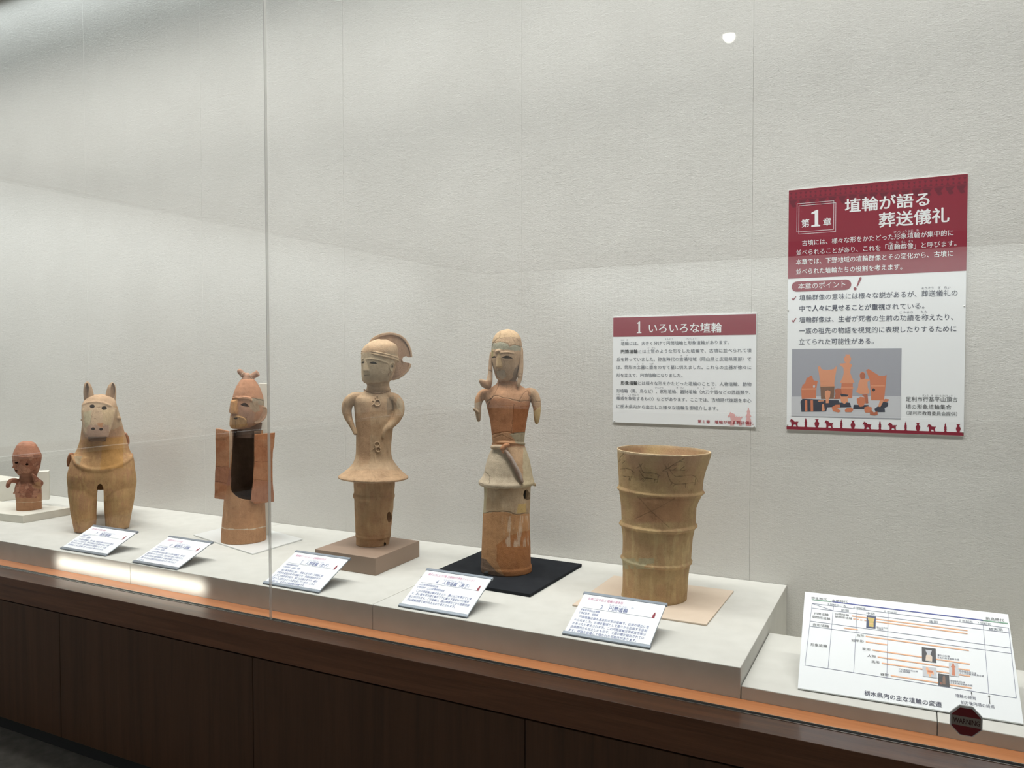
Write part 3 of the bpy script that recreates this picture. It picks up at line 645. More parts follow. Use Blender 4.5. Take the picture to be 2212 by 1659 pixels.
CL((1893, 1082), (1886, 1010), 0.0018, 'black'); bc.poly([(1876, 1016), (1885, 996), (1897, 1018)], 'black', 4)
bc.poly([(743, 260), (830, 270), (826, 381), (739, 371)], 'dkblue', 5); bc.poly([(752, 276), (820, 284), (808, 320), (808, 368), (764, 362), (766, 320)], 'gold', 6); bc.line((757, 300), (813, 307), 0.0012, 'bar', 7); bc.line((763, 330), (808, 336), 0.0012, 'bar', 7)
bc.poly([(1258, 553), (1388, 570), (1392, 700), (1260, 682)], 'dk', 5); bc.poly([(1290, 578), (1352, 586), (1338, 622), (1356, 645), (1354, 690), (1292, 682), (1296, 640), (1308, 620)], 'photofl', 6); bc.poly([(1300, 626), (1345, 630), (1354, 648), (1354, 688), (1294, 680), (1296, 642)], 'cream', 7)
bc.poly([(1264, 730), (1394, 748), (1398, 843), (1268, 825)], 'photofl', 5); bc.poly([(1300, 742), (1312, 740), (1330, 768), (1365, 776), (1372, 805), (1366, 818), (1352, 800), (1342, 812), (1340, 832), (1326, 830), (1324, 808), (1308, 804), (1306, 778), (1294, 762)], 'bar', 6); bc.poly([(1310, 770), (1360, 778), (1360, 795), (1312, 788)], 'terra', 7)
bc.poly([(1510, 698), (1596, 708), (1604, 832), (1515, 820)], 'ltgrey', 5); bc.poly([(1544, 705), (1556, 705), (1562, 728), (1578, 742), (1565, 745), (1566, 770), (1570, 822), (1538, 818), (1542, 768), (1540, 745), (1528, 738), (1540, 725)], 'terra', 6)
bc.poly([(1410, 800), (1512, 814), (1518, 928), (1412, 912)], 'dk', 5); bc.poly([(1456, 825), (1472, 822), (1478, 850), (1480, 905), (1450, 900), (1452, 850)], 'brownp', 6); bc.poly([(1432, 880), (1440, 880), (1442, 904), (1434, 902)], 'terra2', 6)
bc.build(cr)

# ---- warning tag stuck on the outside of the glass
ws = empty('warning_sign', tuple(onY(2086, 1558, 2.118)), 'small octagonal red warning tag stuck on the outside of the glass', 'warning sign')
Yf = 2.1276; cpt = onY(2086.5, 1556.5, Yf); rx = 0.5*(onY(2120, 1560, Yf)[0]-onY(2051.5, 1556, Yf)[0]); rz = 0.5*(onY(2086, 1528, Yf)[2]-onY(2086, 1590, Yf)[2])
oct_ = [(math.cos(math.radians(22.5+45*i)), math.sin(math.radians(22.5+45*i))) for i in range(8)]
KO = 1/math.cos(math.radians(22.5))
def octo(nm, k, y0, y1, mat, dz=0.0):
    bm = bmesh.new(); vs = [bm.verts.new((cpt[0]+p[0]*rx*KO*k, y0, cpt[2]+dz+p[1]*rz*KO*k)) for p in oct_]; f = bm.faces.new(vs)
    r = bmesh.ops.extrude_face_region(bm, geom=[f])
    for e in r['geom']:
        if isinstance(e, bmesh.types.BMVert): e.co.y = y1
    bmesh.ops.recalc_face_normals(bm, faces=bm.faces[:]); bmesh.ops.bevel(bm, geom=bm.edges[:], offset=0.0005, segments=1, affect='EDGES')
    bm.verts.index_update(); V = [tuple(v.co) for v in bm.verts]; F = [[v.index for v in f.verts] for f in bm.faces]; bm.free()
    return mesh_obj(nm, V, F, mat, ws)
octo('tag_body', 1.03, Yf-0.0065, Yf, M_WHITEPL, 0.0012)
fa = octo('red_face', 0.93, Yf-0.0085, Yf-0.0064, INK['signred'])
bw = Board((cpt[0], Yf-0.0085, cpt[2]), (1, 0, 0), (0, 0, 1), None)
bw.z = 0.0003
uvrect(bw, -rx*0.93, -rz*0.30, rx*0.93, rz*0.36, 'signgrey', 1)
bw.text_uv('WARNING', (-rx*0.82, -rz*0.14), (rx*0.86, -rz*0.14), rz*0.50, 'signtext', 0.02)
bw.build(ws)

# ------------------------------------------------------------------ clay figures
def vnoise(P, scale, seed=0):
    """trilinear value noise on an (n,3) array, 0..1"""
    Q = P*scale+np.array([17.3, 5.1, 9.7])*(seed+1); i = np.floor(Q).astype(np.int64); f = Q-i; f = f*f*(3-2*f)
    def h(a):
        n = (a[:, 0]*73856093) ^ (a[:, 1]*19349663) ^ (a[:, 2]*83492791) ^ (seed*2654435761)
        n = (n ^ (n >> 13))*1274126177; n = (n ^ (n >> 16)) & 0xFFFFFF
        return n/float(0xFFFFFF)
    r = 0
    for dx in (0, 1):
        for dy in (0, 1):
            for dz in (0, 1):
                wgt = (f[:, 0] if dx else 1-f[:, 0])*(f[:, 1] if dy else 1-f[:, 1])*(f[:, 2] if dz else 1-f[:, 2])
                r = r+wgt*h(i+np.array([dx, dy, dz]))
    return r
def fbm(P, scale, seed=0): return (vnoise(P, scale, seed)+0.5*vnoise(P, scale*2.1, seed+1)+0.25*vnoise(P, scale*4.3, seed+2))/1.75
def inpoly(x, y, poly):
    c = np.zeros(len(x), bool); n = len(poly)
    for i in range(n):
        x1, y1 = poly[i]; x2, y2 = poly[(i+1) % n]
        if y1 == y2: continue
        c ^= ((y1 > y) != (y2 > y)) & (x < (x2-x1)*(y-y1)/(y2-y1)+x1)
    return c
def distline(x, y, pts):
    d = np.full(len(x), 1e9)
    for (x1, y1), (x2, y2) in zip(pts[:-1], pts[1:]):
        dx, dy = x2-x1, y2-y1; L = dx*dx+dy*dy+1e-9
        t = np.clip(((x-x1)*dx+(y-y1)*dy)/L, 0, 1)
        d = np.minimum(d, np.hypot(x-x1-t*dx, y-y1-t*dy))
    return d
def jag(pts, amp, n=4, seed=1):
    rr = random.Random(seed); out = [pts[0]]
    for a, b in zip(pts[:-1], pts[1:]):
        for i in range(1, n+1):
            t = i/n; out.append((a[0]+(b[0]-a[0])*t+(rr.uniform(-amp, amp) if i < n else 0), a[1]+(b[1]-a[1])*t+(rr.uniform(-amp, amp) if i < n else 0)))
    return out
class Fig:
    def __init__(s, name, label, cat, xc, yb, z0, r, zoom, group=None, dr=1.0):
        s.conv = zoom
        if True:
            x, y = zoom(xc, yb); front = onZ(x, y, z0)
        d = front[:2]-CAM[:2]; d /= np.linalg.norm(d)
        s.ev = np.array([d[0], d[1], 0.]); s.eu = np.array([d[1], -d[0], 0.])
        s.rpx = None
        s.C = front+s.ev*r*dr; s.C[2] = z0; s.z0 = z0
        s.root = empty(name, tuple(s.C), label, cat, group)
        s.V = []; s.F = []
        q = np.dot(s.C-CAM, RM[2]); s.m = q/FPX/ (zoom(1, 0)[0]-zoom(0, 0)[0])**-1   # metres per zoom px
    def P(s, X, Y, v=0.0):
        x, y = s.conv(X, Y); d = ray(x, y); t = (np.dot(s.C-CAM, s.ev)+v)/np.dot(d, s.ev)
        return CAM+d*t
    def uz(s, X, Y):
        p = s.P(X, Y)-s.C; return np.dot(p, s.eu), p[2]+s.C[2]
    def W(s, u, v, z): return s.C*np.array([1, 1, 0])+s.eu*u+s.ev*v+np.array([0, 0, z])
    def add(s, V, F):
        n = len(s.V); s.V += [tuple(v) for v in V]; s.F += [[n+i for i in f] for f in F]
    def rings(s, R, cap=True):
        """R: list of (n,3) rings -> closed tube"""
        n = len(R[0]); V = [p for r in R for p in r]; F = []
        for k in range(len(R)-1):
            for i in range(n):
                j = (i+1) % n; F.append([k*n+i, k*n+j, (k+1)*n+j, (k+1)*n+i])
        if cap: F.append(list(range(n))[::-1]); F.append([(len(R)-1)*n+i for i in range(n)])
        s.add(V, F)
    def loft(s, secs, n=72, sub=5, e=2.0, dv=0.0, voff=0.0, mod=None):
        """secs: (Yl, Xl, Xr, depthratio[, v][, Yr]) bottom to top, Yl None = base"""
        S = []
        for q in secs:
            Yl, Xl, Xr, dr = q[:4]; v = q[4] if len(q) > 4 else 0.0; Yr = q[5] if len(q) > 5 else Yl
            if Yl is None:
                # base: choose z0, lateral from given X at row q[5]
                ul, _ = s.uz(Xl, Yr); ur, _ = s.uz(Xr, Yr); zl = zr = s.z0
            else:
                ul, zl = s.uz(Xl, Yl); ur, zr = s.uz(Xr, Yr)
            S.append(((ul+ur)/2, (ur-ul)/2, (zl+zr)/2, dr, v+voff, (zr-zl)/max(1e-6, (ur-ul))))
        S = np.array(S); R = []
        m = len(S)
        def cr(t):
            k = min(int(t), m-2); f = t-k; p0 = S[max(k-1, 0)]; p1 = S[k]; p2 = S[k+1]; p3 = S[min(k+2, m-1)]
            a = 0.5*((2*p1)+(-p0+p2)*f+(2*p0-5*p1+4*p2-p3)*f*f+(-p0+3*p1-3*p2+p3)*f**3)
            a[2] = p1[2]+(p2[2]-p1[2])*f
            if dv: pass
            return a
        for t in np.linspace(0, m-1, (m-1)*sub+1):
            cu, r, z, dr, v, tl = cr(t); r = max(r, 0.0008)
            ring = []
            for i in range(n):
                a = 2*math.pi*i/n; c, sn = math.cos(a), math.sin(a)
                ca = math.copysign(abs(c)**(2/e), c); sa = math.copysign(abs(sn)**(2/e), sn)
                rr_ = 1.0 if mod is None else mod(a, z)
                u = cu+r*ca*rr_; ring.append(s.W(u, v+r*dr*sa*rr_, z+tl*r*ca*rr_))
            R.append(ring)
        s.rings(R)
    def tube(s, pts, rad, n=14, flat=1.0, caps=True, fdir=None):
        """pts world points, rad metres; rounded ends"""
        pts = [np.array(p, float) for p in pts]
        # resample smoothly
        m = len(pts)
        if m > 2:
            Q = []; RR = []
            for t in np.linspace(0, m-1, (m-1)*4+1):
                k = min(int(t), m-2); f = t-k; p0, p1, p2, p3 = pts[max(k-1, 0)], pts[k], pts[k+1], pts[min(k+2, m-1)]
                Q.append(0.5*((2*p1)+(-p0+p2)*f+(2*p0-5*p1+4*p2-p3)*f*f+(-p0+3*p1-3*p2+p3)*f**3)); RR.append(rad[k]+(rad[k+1]-rad[k])*f)
            pts, rad = Q, RR
        m = len(pts); T = [pts[min(i+1, m-1)]-pts[max(i-1, 0)] for i in range(m)]; T = [t/(np.linalg.norm(t)+1e-12) for t in T]
        a = np.cross(T[0], s.ev if fdir is None else fdir)
        if np.linalg.norm(a) < 0.1: a = np.cross(T[0], [0, 0, 1.])
        a /= np.linalg.norm(a); R = []
        seq = []
        if caps:
            for th in (80, 55, 30): seq.append((pts[0]-T[0]*rad[0]*math.sin(math.radians(th)), rad[0]*math.cos(math.radians(th)), T[0]))
        for p, r, t in zip(pts, rad, T): seq.append((p, r, t))
        if caps:
            for th in (30, 55, 80): seq.append((pts[-1]+T[-1]*rad[-1]*math.sin(math.radians(th)), rad[-1]*math.cos(math.radians(th)), T[-1]))
        for p, r, t in seq:
            a = a-t*np.dot(a, t); a /= np.linalg.norm(a); b = np.cross(t, a)
            R.append([p+a*r*math.cos(2*math.pi*i/n)+b*r*flat*math.sin(2*math.pi*i/n) for i in range(n)])
        s.rings(R)
    def tpx(s, pts, rpx, v=0.0, flat=1.0, n=14, caps=True):
        """pts (X,Y[,v]) on the figure plane"""
        s.tube([s.P(p[0], p[1], (p[2] if len(p) > 2 else v)) for p in pts], [r*s.m for r in (rpx if isinstance(rpx, (list, tuple)) else [rpx]*len(pts))], n, flat, caps)
    def freeze(s): s.bvh = BVHTree.FromPolygons([Vector(v) for v in s.V], s.F)
    def hit(s, X, Y, off=0.0):
        x, y = s.conv(X, Y); d = Vector(ray(x, y)).normalized()
        loc, nrm, _, _ = s.bvh.ray_cast(Vector(CAM), d)
        if loc is None:
            return s.P(X, Y), -s.ev
        if nrm.dot(d) > 0: nrm = -nrm
        return np.array(loc)+np.array(nrm)*off, np.array(nrm)
    def tsurf(s, pts, rpx, off=0.0, flat=1.0, n=10):
        s.tube([s.hit(p[0], p[1], off*s.m)[0] for p in pts], [r*s.m for r in (rpx if isinstance(rpx, (list, tuple)) else [rpx]*len(pts))], n, flat)
    def hull(s, pts):
        bm = bmesh.new(); vs = [bm.verts.new(tuple(p)) for p in pts]; bmesh.ops.convex_hull(bm, input=vs)
        for v in [v for v in bm.verts if not v.link_faces]: bm.verts.remove(v)
        bm.verts.index_update(); s.add([v.co[:] for v in bm.verts], [[v.index for v in f.verts] for f in bm.faces]); bm.free()
    def prism(s, poly, v0, v1, v0r=None, v1r=None, xl=None, xr=None):
        """polygon in view px swept from depth v0 to v1 along the figure's own depth axis"""
        n = len(poly); F = [list(range(n))[::-1], [n+i for i in range(n)]]
        def sh(X): return 0.0 if v0r is None else (v0r-v0)*(X-xl)/(xr-xl)
        A = []; B = []
        for p in poly:
            u, z = s.uz(*p); A.append(s.W(u, v0+sh(p[0]), z)); B.append(s.W(u, v1+sh(p[0]), z))
        for i in range(n): j = (i+1) % n; F.append([i, j, n+j, n+i])
        s.add(A+B, F)
    def take(s):
        V, F = s.V, s.F; s.V, s.F = [], []; return V, F
    def cutter(s, poly, near, far):
        """prism through the surface along the line of sight from (hit-near) to (hit+far)"""
        cx_ = sum(p[0] for p in poly)/len(poly); cy_ = sum(p[1] for p in poly)/len(poly)
        h, _ = s.hit(cx_, cy_); x, y = s.conv(cx_, cy_); d0 = ray(x, y); t0 = np.linalg.norm(h-CAM)
        n = len(poly); A = []; B = []
        for p in poly:
            x, y = s.conv(*p); d = ray(x, y); d = d/np.linalg.norm(d); A.append(CAM+d*(t0-near)); B.append(CAM+d*(t0+far))
        F = [list(range(n)), [n+i for i in range(n)][::-1]]
        for i in range(n): j = (i+1) % n; F.append([j, i, n+i, n+j])
        return A+B, F
    def ellipsoid(s, c, ru, rv, rz, n=20, m=12):
        V = []; F = []
        for k in range(m+1):
            th = math.pi*k/m
            for i in range(n):
                a = 2*math.pi*i/n; V.append(np.array(c)+s.eu*ru*math.sin(th)*math.cos(a)+s.ev*rv*math.sin(th)*math.sin(a)+np.array([0, 0, rz*math.cos(th)]))
        for k in range(m):
            for i in range(n): j = (i+1) % n; F.append([k*n+i, k*n+j, (k+1)*n+j, (k+1)*n+i])
        bm = bmesh.new(); vs = [bm.verts.new(tuple(v)) for v in V]
        for f in F: bm.faces.new([vs[i] for i in f])
        bmesh.ops.remove_doubles(bm, verts=bm.verts[:], dist=1e-5); bmesh.ops.recalc_face_normals(bm, faces=bm.faces[:])
        bm.verts.index_update(); r = ([tuple(v.co) for v in bm.verts], [[v.index for v in f.verts] for f in bm.faces]); bm.free(); return r
    def build(s, name, col, voxel=0.0026, smooth=4, cuts=(), paint=(), cracks=(), amp=0.0006, mat=None, parent=None, cavity=None, col2=None, label=None, nscale=35, sharp=50):
        V, F = s.take(); me = bpy.data.meshes.new(name)
        bm = bmesh.new(); vs = [bm.verts.new(v) for v in V]
        for f in F:
            try: bm.faces.new([vs[i] for i in f])
            except ValueError: pass
        bmesh.ops.recalc_face_normals(bm, faces=bm.faces[:]); bmesh.ops.triangulate(bm, faces=[f for f in bm.faces if len(f.verts) > 4])
        bm.to_mesh(me); bm.free()
        o = bpy.data.objects.new(name, me); COL.objects.link(o); tmp = []
        if voxel:
            md = o.modifiers.new('r', 'REMESH'); md.mode = 'VOXEL'; md.voxel_size = voxel; md.adaptivity = 0
            if smooth:
                md = o.modifiers.new('s', 'SMOOTH'); md.iterations = smooth; md.factor = 0.5
        allc = ([cavity] if cavity else [])+list(cuts)
        for cV, cF in allc:
            cm = bpy.data.meshes.new('c'); b2_ = bmesh.new(); vs = [b2_.verts.new(tuple(v)) for v in cV]
            for f in cF: b2_.faces.new([vs[i] for i in f])
            bmesh.ops.recalc_face_normals(b2_, faces=b2_.faces[:]); bmesh.ops.triangulate(b2_, faces=b2_.faces[:])
            b2_.to_mesh(cm); b2_.free(); co = bpy.data.objects.new('c', cm); COL.objects.link(co); tmp.append(co)
            md = o.modifiers.new('b', 'BOOLEAN'); md.operation = 'DIFFERENCE'; md.object = co; md.solver = 'MANIFOLD' if voxel else 'EXACT'
        dg = bpy.context.evaluated_depsgraph_get(); dg.update()
        nm = bpy.data.meshes.new_from_object(o.evaluated_get(dg))
        for t in tmp: m_ = t.data; bpy.data.objects.remove(t); bpy.data.meshes.remove(m_)
        bpy.data.objects.remove(o); bpy.data.meshes.remove(me)
        n = len(nm.vertices); co = np.zeros(n*3); nm.vertices.foreach_get('co', co); co = co.reshape(-1, 3)
        no = np.zeros(n*3); nm.vertices.foreach_get('normal', no); no = no.reshape(-1, 3)
        px, py = project(co); ox, oy = s.conv(0, 0); k = 1/(s.conv(1, 0)[0]-ox); X = (px-ox)*k; Y = (py-oy)*k
        front = np.einsum('ij,ij->i', no, CAM-co) > 0
        c = np.tile(np.array(col, float), (n, 1))
        if col2 is not None:
            t = np.clip((fbm(co, 22, 5)-0.42)*5, 0, 1)[:, None]; c = c*(1-t)+np.array(col2)*t
        jx_ = (vnoise(co, 70, 3)-0.5)*5; jy_ = (vnoise(co, 70, 4)-0.5)*5
        for pl, cc in paint:
            if callable(pl): mk = np.asarray(pl(X, Y, co, front), float)
            else: mk = (inpoly(X+jx_, Y+jy_, pl) & front).astype(float)
            c = c*(1-mk[:, None])+np.array(cc)*mk[:, None]
        disp = (fbm(co, nscale, 1)-0.5)*2*amp*2
        for pts, wd, dep, dark in cracks:
            d = distline(X, Y, pts); t = np.clip(1-d/wd, 0, 1)*front; disp -= t*dep
            c = c*(1-(t*dark)[:, None])
        co2 = co+no*disp[:, None]-s.C
        nm.vertices.foreach_set('co', co2.ravel())
        at = nm.attributes.new('Clay', 'FLOAT_COLOR', 'POINT'); at.data.foreach_set('color', np.hstack([c, np.ones((n, 1))]).ravel())
        nm.materials.clear(); nm.materials.append(mat or M_CLAY)
        nm.polygons.foreach_set('use_smooth', [True]*len(nm.polygons))
        nm.set_sharp_from_angle(angle=math.radians(sharp)); nm.name = name; nm.update()
        ob = bpy.data.objects.new(name, nm); COL.objects.link(ob); ob.parent = parent or s.root
        if parent is not None: ob.location = tuple(s.C-world_loc(parent))
        if label: ob['label'] = label
        return ob
def cells(P, scale, seed=0):
    """random value per jittered cell: shard-like patches"""
    Q = P*scale; b = np.floor(Q).astype(np.int64); best = np.full(len(P), 1e9); val = np.zeros(len(P)); sec = np.full(len(P), 1e9)
    def h(a, k):
        n = (a[:, 0]*73856093) ^ (a[:, 1]*19349663) ^ (a[:, 2]*83492791) ^ (k*2654435761+seed*97)
        n = (n ^ (n >> 13))*1274126177; n = (n ^ (n >> 16)) & 0xFFFFFF; return n/float(0xFFFFFF)
    for dx in (-1, 0, 1):
        for dy in (-1, 0, 1):
            for dz in (-1, 0, 1):
                c = b+np.array([dx, dy, dz]); p = c+np.stack([h(c, 1), h(c, 2), h(c, 3)], 1); d = ((Q-p)**2).sum(1)
                m = d < best; sec = np.where(m, best, np.minimum(sec, d)); val = np.where(m, h(c, 4), val); best = np.where(m, d, best)
    return val, np.sqrt(sec)-np.sqrt(best)
def soft(x, a, b): return np.clip((x-a)/(b-a), 0, 1)
def circ(x, y, rx, ry, n=18, a0=0): return [(x+rx*math.cos(2*math.pi*i/n+a0), y+ry*math.sin(2*math.pi*i/n+a0)) for i in range(n)]
def almond(x0, y0, x1, y1, h, n=8):
    """eye shape: flat lower edge, arched top"""
    up = [(x0+(x1-x0)*i/n, y0+(y1-y0)*i/n-h*math.sin(math.pi*i/n)) for i in range(n+1)]
    lo = [(x0+(x1-x0)*i/n, y0+(y1-y0)*i/n+h*0.18*math.sin(math.pi*i/n)) for i in range(n-1, 0, -1)]
    return up+lo

# ---- 3: cylinder with engraved deer ---------------------------------------------
zb = Z_PLINTH
q = [onZ(*p, zb+0.004)[:2] for p in ((1236, 1307), (1526, 1350), (1585, 1277))]
q.append(q[0]+q[2]-q[1])
V, F = slab_poly(q, zb+0.0002, zb+0.0062, 0.0015)
props(mesh_obj('display_board', V, F, M_BEIGEBD, origin=(*((q[0]+q[2])/2), zb)), 'thin beige square board under the clay cylinder with engraved deer', 'board')
Z5 = zc(1220, 920, 3.3175)
f = Fig('cylinder_haniwa', 'tall open clay cylinder with engraved deer and raised bands, on the beige board', 'clay figure', 640, 1290, zb+0.0062, 0.108, Z5)
CYL = (0.47, 0.325, 0.165)
outer = [(None, 405, 874, 0.97, 0, 1232), (1205, 404, 876, 0.97), (1180, 410, 878, 0.97), (1120, 414, 882, 0.97), (1030, 414, 890, 0.97), (955, 411, 903, 0.97), (900, 410, 907, 0.96), (800, 412, 915, 0.95), (740, 406, 928, 0.94), (705, 402, 934, 0.93),
         (640, 404, 938, 0.92), (560, 402, 950, 0.91), (500, 395, 978, 0.9), (440, 387, 988, 0.86), (360, 384, 1000, 0.83), (280, 378, 1018, 0.84, 0, 292), (205, 373, 1038, 0.9, 0, 228), (157, 371, 1046, 0.92, 0, 186)]
wob = lambda a, z: 1+0.008*math.sin(3*a+1)+0.006*math.sin(5*a+z*20)
f.loft(outer, n=110, e=2.0, mod=wob); 
def flange(secs_y, xl, xr, dr, rp, dip, n=90, jagged=0.0):
    """sagging raised band round the body, secs_y = (left Y, right Y)"""
    ul, zl = f.uz(xl, secs_y[0]); ur, zr = f.uz(xr, secs_y[1]); cu = (ul+ur)/2; r = (ur-ul)/2
    rr_ = random.Random(int(xl)); pts = []
    R = []
    prof = [(0, 2.1), (0.55, 1.1), (1.0, 0.25), (1.0, -0.35), (0.5, -1.0), (0, -1.9)]
    for i in range(n):
        a = 2*math.pi*i/n; ca, sa = math.cos(a), math.sin(a); z = (zl+zr)/2+(zr-zl)/2*ca-dip*max(0, -sa)*0+dip*math.sin(2*a+0.6)*0.4
        jr = rr_.uniform(-jagged, jagged); ring = []
        for (o_, h_) in prof:
            q_ = r-rp+o_*rp+(jr if o_ > 0.4 else 0); ring.append(f.W(cu+q_*ca, q_*dr*sa, z+h_*rp*0.62+(jr*0.5 if o_ > 0.4 else 0)))
        for (o_, h_) in ((-0.5, -1.2), (-0.5, 1.2)):
            q_ = r-rp+o_*rp; ring.append(f.W(cu+q_*ca, q_*dr*sa, z+h_*rp*0.62))
        R.append(ring)
    k = len(R[0]); Vv = [p for r_ in R for p in r_]; Ff = []
    for i in range(n):
        j = (i+1) % n
        for t in range(k): u_ = (t+1) % k; Ff.append([i*k+t, j*k+t, j*k+u_, i*k+u_])
    f.add(Vv, Ff)
flange((442, 478), 374, 1002, 0.86, 0.0062, 0.003); flange((694, 716), 387, 952, 0.92, 0.0062, 0.003, jagged=0.0005); flange((938, 972), 399, 916, 0.96, 0.0062, 0.003, jagged=0.0016)
f.freeze()
# hollow inside
def inner(secs, t, ztop):
    S_ = f.V, f.F; f.V, f.F = [], []
    f.loft(secs, n=80, e=2.0); c_ = f.take(); f.V, f.F = S_; return c_
ins = [(1150, 414+22, 878-22, 0.95), (1030, 414+22, 890-22, 0.95), (800, 412+22, 915-22, 0.93), (640, 404+22, 938-22, 0.9), (500, 395+20, 978-20, 0.88), (440, 387+18, 988-18, 0.85), (280, 378+15, 1018-15, 0.83, 0, 292), (157, 371+10, 1046-10, 0.91, 0, 186), (120, 366+10, 1052-10, 0.91, 0, 150)]
cav = inner(ins, 0, 0)
Z6 = lambda X, Y: ((1320+X/9.617-1220)*3.3175, (950+Y/9.617-920)*3.3175)
def L6(pts, w=2.6, dep=0.0016, dk=0.7): return ([Z6(*p) for p in pts], w, dep, dk)
cr_ = [L6(p) for p in [
    [(1525, 385), (1420, 445), (1330, 490), (1250, 545), (1200, 590)], [(1420, 445), (1525, 462)], [(1300, 525), (1360, 522)], [(1225, 622), (1530, 632)], [(1310, 612), (1360, 575)], [(1430, 625), (1525, 545)],
    [(1190, 500), (1192, 570)], [(1130, 530), (1155, 590)], [(1205, 580), (1140, 605), (1075, 650), (1165, 660)], [(1205, 590), (1240, 660), (1290, 730), (1350, 765), (1500, 750), (1680, 735), (1750, 765), (1810, 870)],
    [(1165, 665), (1190, 760), (1240, 870), (1330, 925), (1450, 925), (1740, 890)], [(1760, 790), (1740, 940)], [(1545, 915), (1545, 1000)], [(1270, 900), (1235, 945)], [(1325, 930), (1280, 980)], [(1720, 895), (1722, 960)],
    [(580, 480), (605, 540), (560, 570), (525, 590)], [(655, 490), (600, 550)], [(610, 545), (650, 650), (690, 685), (850, 690), (940, 705), (1025, 750)], [(595, 640), (630, 720), (690, 790), (800, 800), (955, 820)], [(990, 745), (950, 900)], [(905, 830), (895, 890)], [(655, 800), (615, 840)], [(685, 800), (655, 855)], [(725, 810), (675, 870)],
    [(150, 470), (180, 380), (265, 285)], [(205, 420), (165, 460)], [(290, 445), (240, 490)], [(195, 610), (310, 600), (400, 612), (480, 680)], [(245, 760), (410, 775)], [(440, 650), (425, 760), (390, 860)], [(380, 790), (372, 840)]]]
cr_ += [([(522, 508), (620, 612), (745, 728)], 2.4, 0.0013, 0.55), ([(790, 518), (700, 570), (620, 612), (508, 665)], 2.2, 0.0012, 0.5)]
cr_ += [([(450, 170), (500, 178), (560, 190), (610, 186)], 4, 0.002, 0.35), ([(480, 185), (540, 196), (620, 198)], 3, 0.0016, 0.3)]
cy_cuts = []
S_ = f.hit(950, 600)[0]
# broken bite on the right edge between the upper bands
cutp = [(962, 520), (990, 505), (1040, 520), (1040, 690), (962, 690), (948, 655), (955, 640), (947, 610), (938, 585), (950, 560)]
PA = []
for vv in (-0.06, 0.10):
    for p in cutp: u, z = f.uz(*p); PA.append(f.W(u, vv, z))
nn_ = len(cutp); FA = [list(range(nn_)), [nn_+i for i in range(nn_)][::-1]]+[[(i+1) % nn_, i, nn_+i, nn_+(i+1) % nn_] for i in range(nn_)]
f.build('body', CYL, 0.0021, 3, cuts=[(PA, FA)], cavity=cav, amp=0.0007, col2=(0.44, 0.285, 0.15), cracks=cr_, paint=[
    (lambda X, Y, co, fr: soft(fbm(co*np.array([1, 1, 0.6]), 14, 9), 0.46, 0.62)*(Y < 700)*fr*0.8, (0.41, 0.245, 0.14)),
    (lambda X, Y, co, fr: soft(230-np.abs(X-680), 0, 90)*soft(100-np.abs(Y-600), 0, 20)*fr*0.85, (0.40, 0.215, 0.115)),
    (lambda X, Y, co, fr: soft(fbm(co*np.array([1, 1, 0.2]), 60, 11), 0.52, 0.66)*(Y > 740)*0.8, (0.52, 0.38, 0.20)),
    (lambda X, Y, co, fr: (Y > 950) & (Y < 1025) & fr & (X < 640) & (fbm(co, 60, 4) > 0.4), (0.42, 0.36, 0.22)),
    (lambda X, Y, co, fr: (co[:, 2]-f.C[2] > f.P(700, 171)[2]-f.C[2]-0.006)*0.8, (0.60, 0.46, 0.29))])

# ---- 4: man with sword -----------------------------------------------------------
q = [onZ(x, y, zb+0.006)[:2] for x, y in ((908, 1249), (1145, 1287), (1257, 1221))]
q.append(q[0]+q[2]-q[1])
V, F = slab_poly(q, zb+0.0002, zb+0.0122, 0.0015)
props(mesh_obj('felt_board', V, F, M_BLACKCL, origin=(*((q[0]+q[2])/2), zb)), 'black felt-covered square board under the man figure with sword', 'board')
Z4 = zc(880, 680, 2.5925)
f = Fig('man_haniwa', 'clay man figure with cap, long side hair and sword, on the black board', 'clay figure', 555, 1462, zb+0.0122, 0.086, Z4, dr=0.9)
MAN = (0.47, 0.26, 0.145); MANL = (0.50, 0.37, 0.245); ORG = (0.42, 0.185, 0.075)
f.loft([(None, 412, 697, 0.9, 0, 1425), (1405, 411, 697, 0.9), (1395, 413, 692, 0.9), (1350, 414, 690, 0.9), (1200, 420, 687, 0.9), (1110, 424, 684, 0.9), (1080, 426, 686, 0.9), (1000, 428, 688, 0.9), (940, 428, 692, 0.9), (925, 430, 690, 0.9)], n=90, e=2.1, mod=lambda a, z: 1+0.006*math.sin(3*a+z*30))
f.freeze()
SB = f.V, f.F
hole = f.cutter([(655, 985), (668, 978), (680, 990), (690, 1008), (688, 1030), (672, 1038), (655, 1030), (649, 1010)], 0.03, 0.035)
Sv = (list(f.V), list(f.F)); f.V, f.F = [], []
f.loft([(1380, 440, 664, 0.88), (1100, 450, 660, 0.88), (960, 454, 666, 0.88)], n=40); cavm = f.take(); f.V, f.F = Sv
BR = lambda a: [(p[0], p[1]) for p in a]
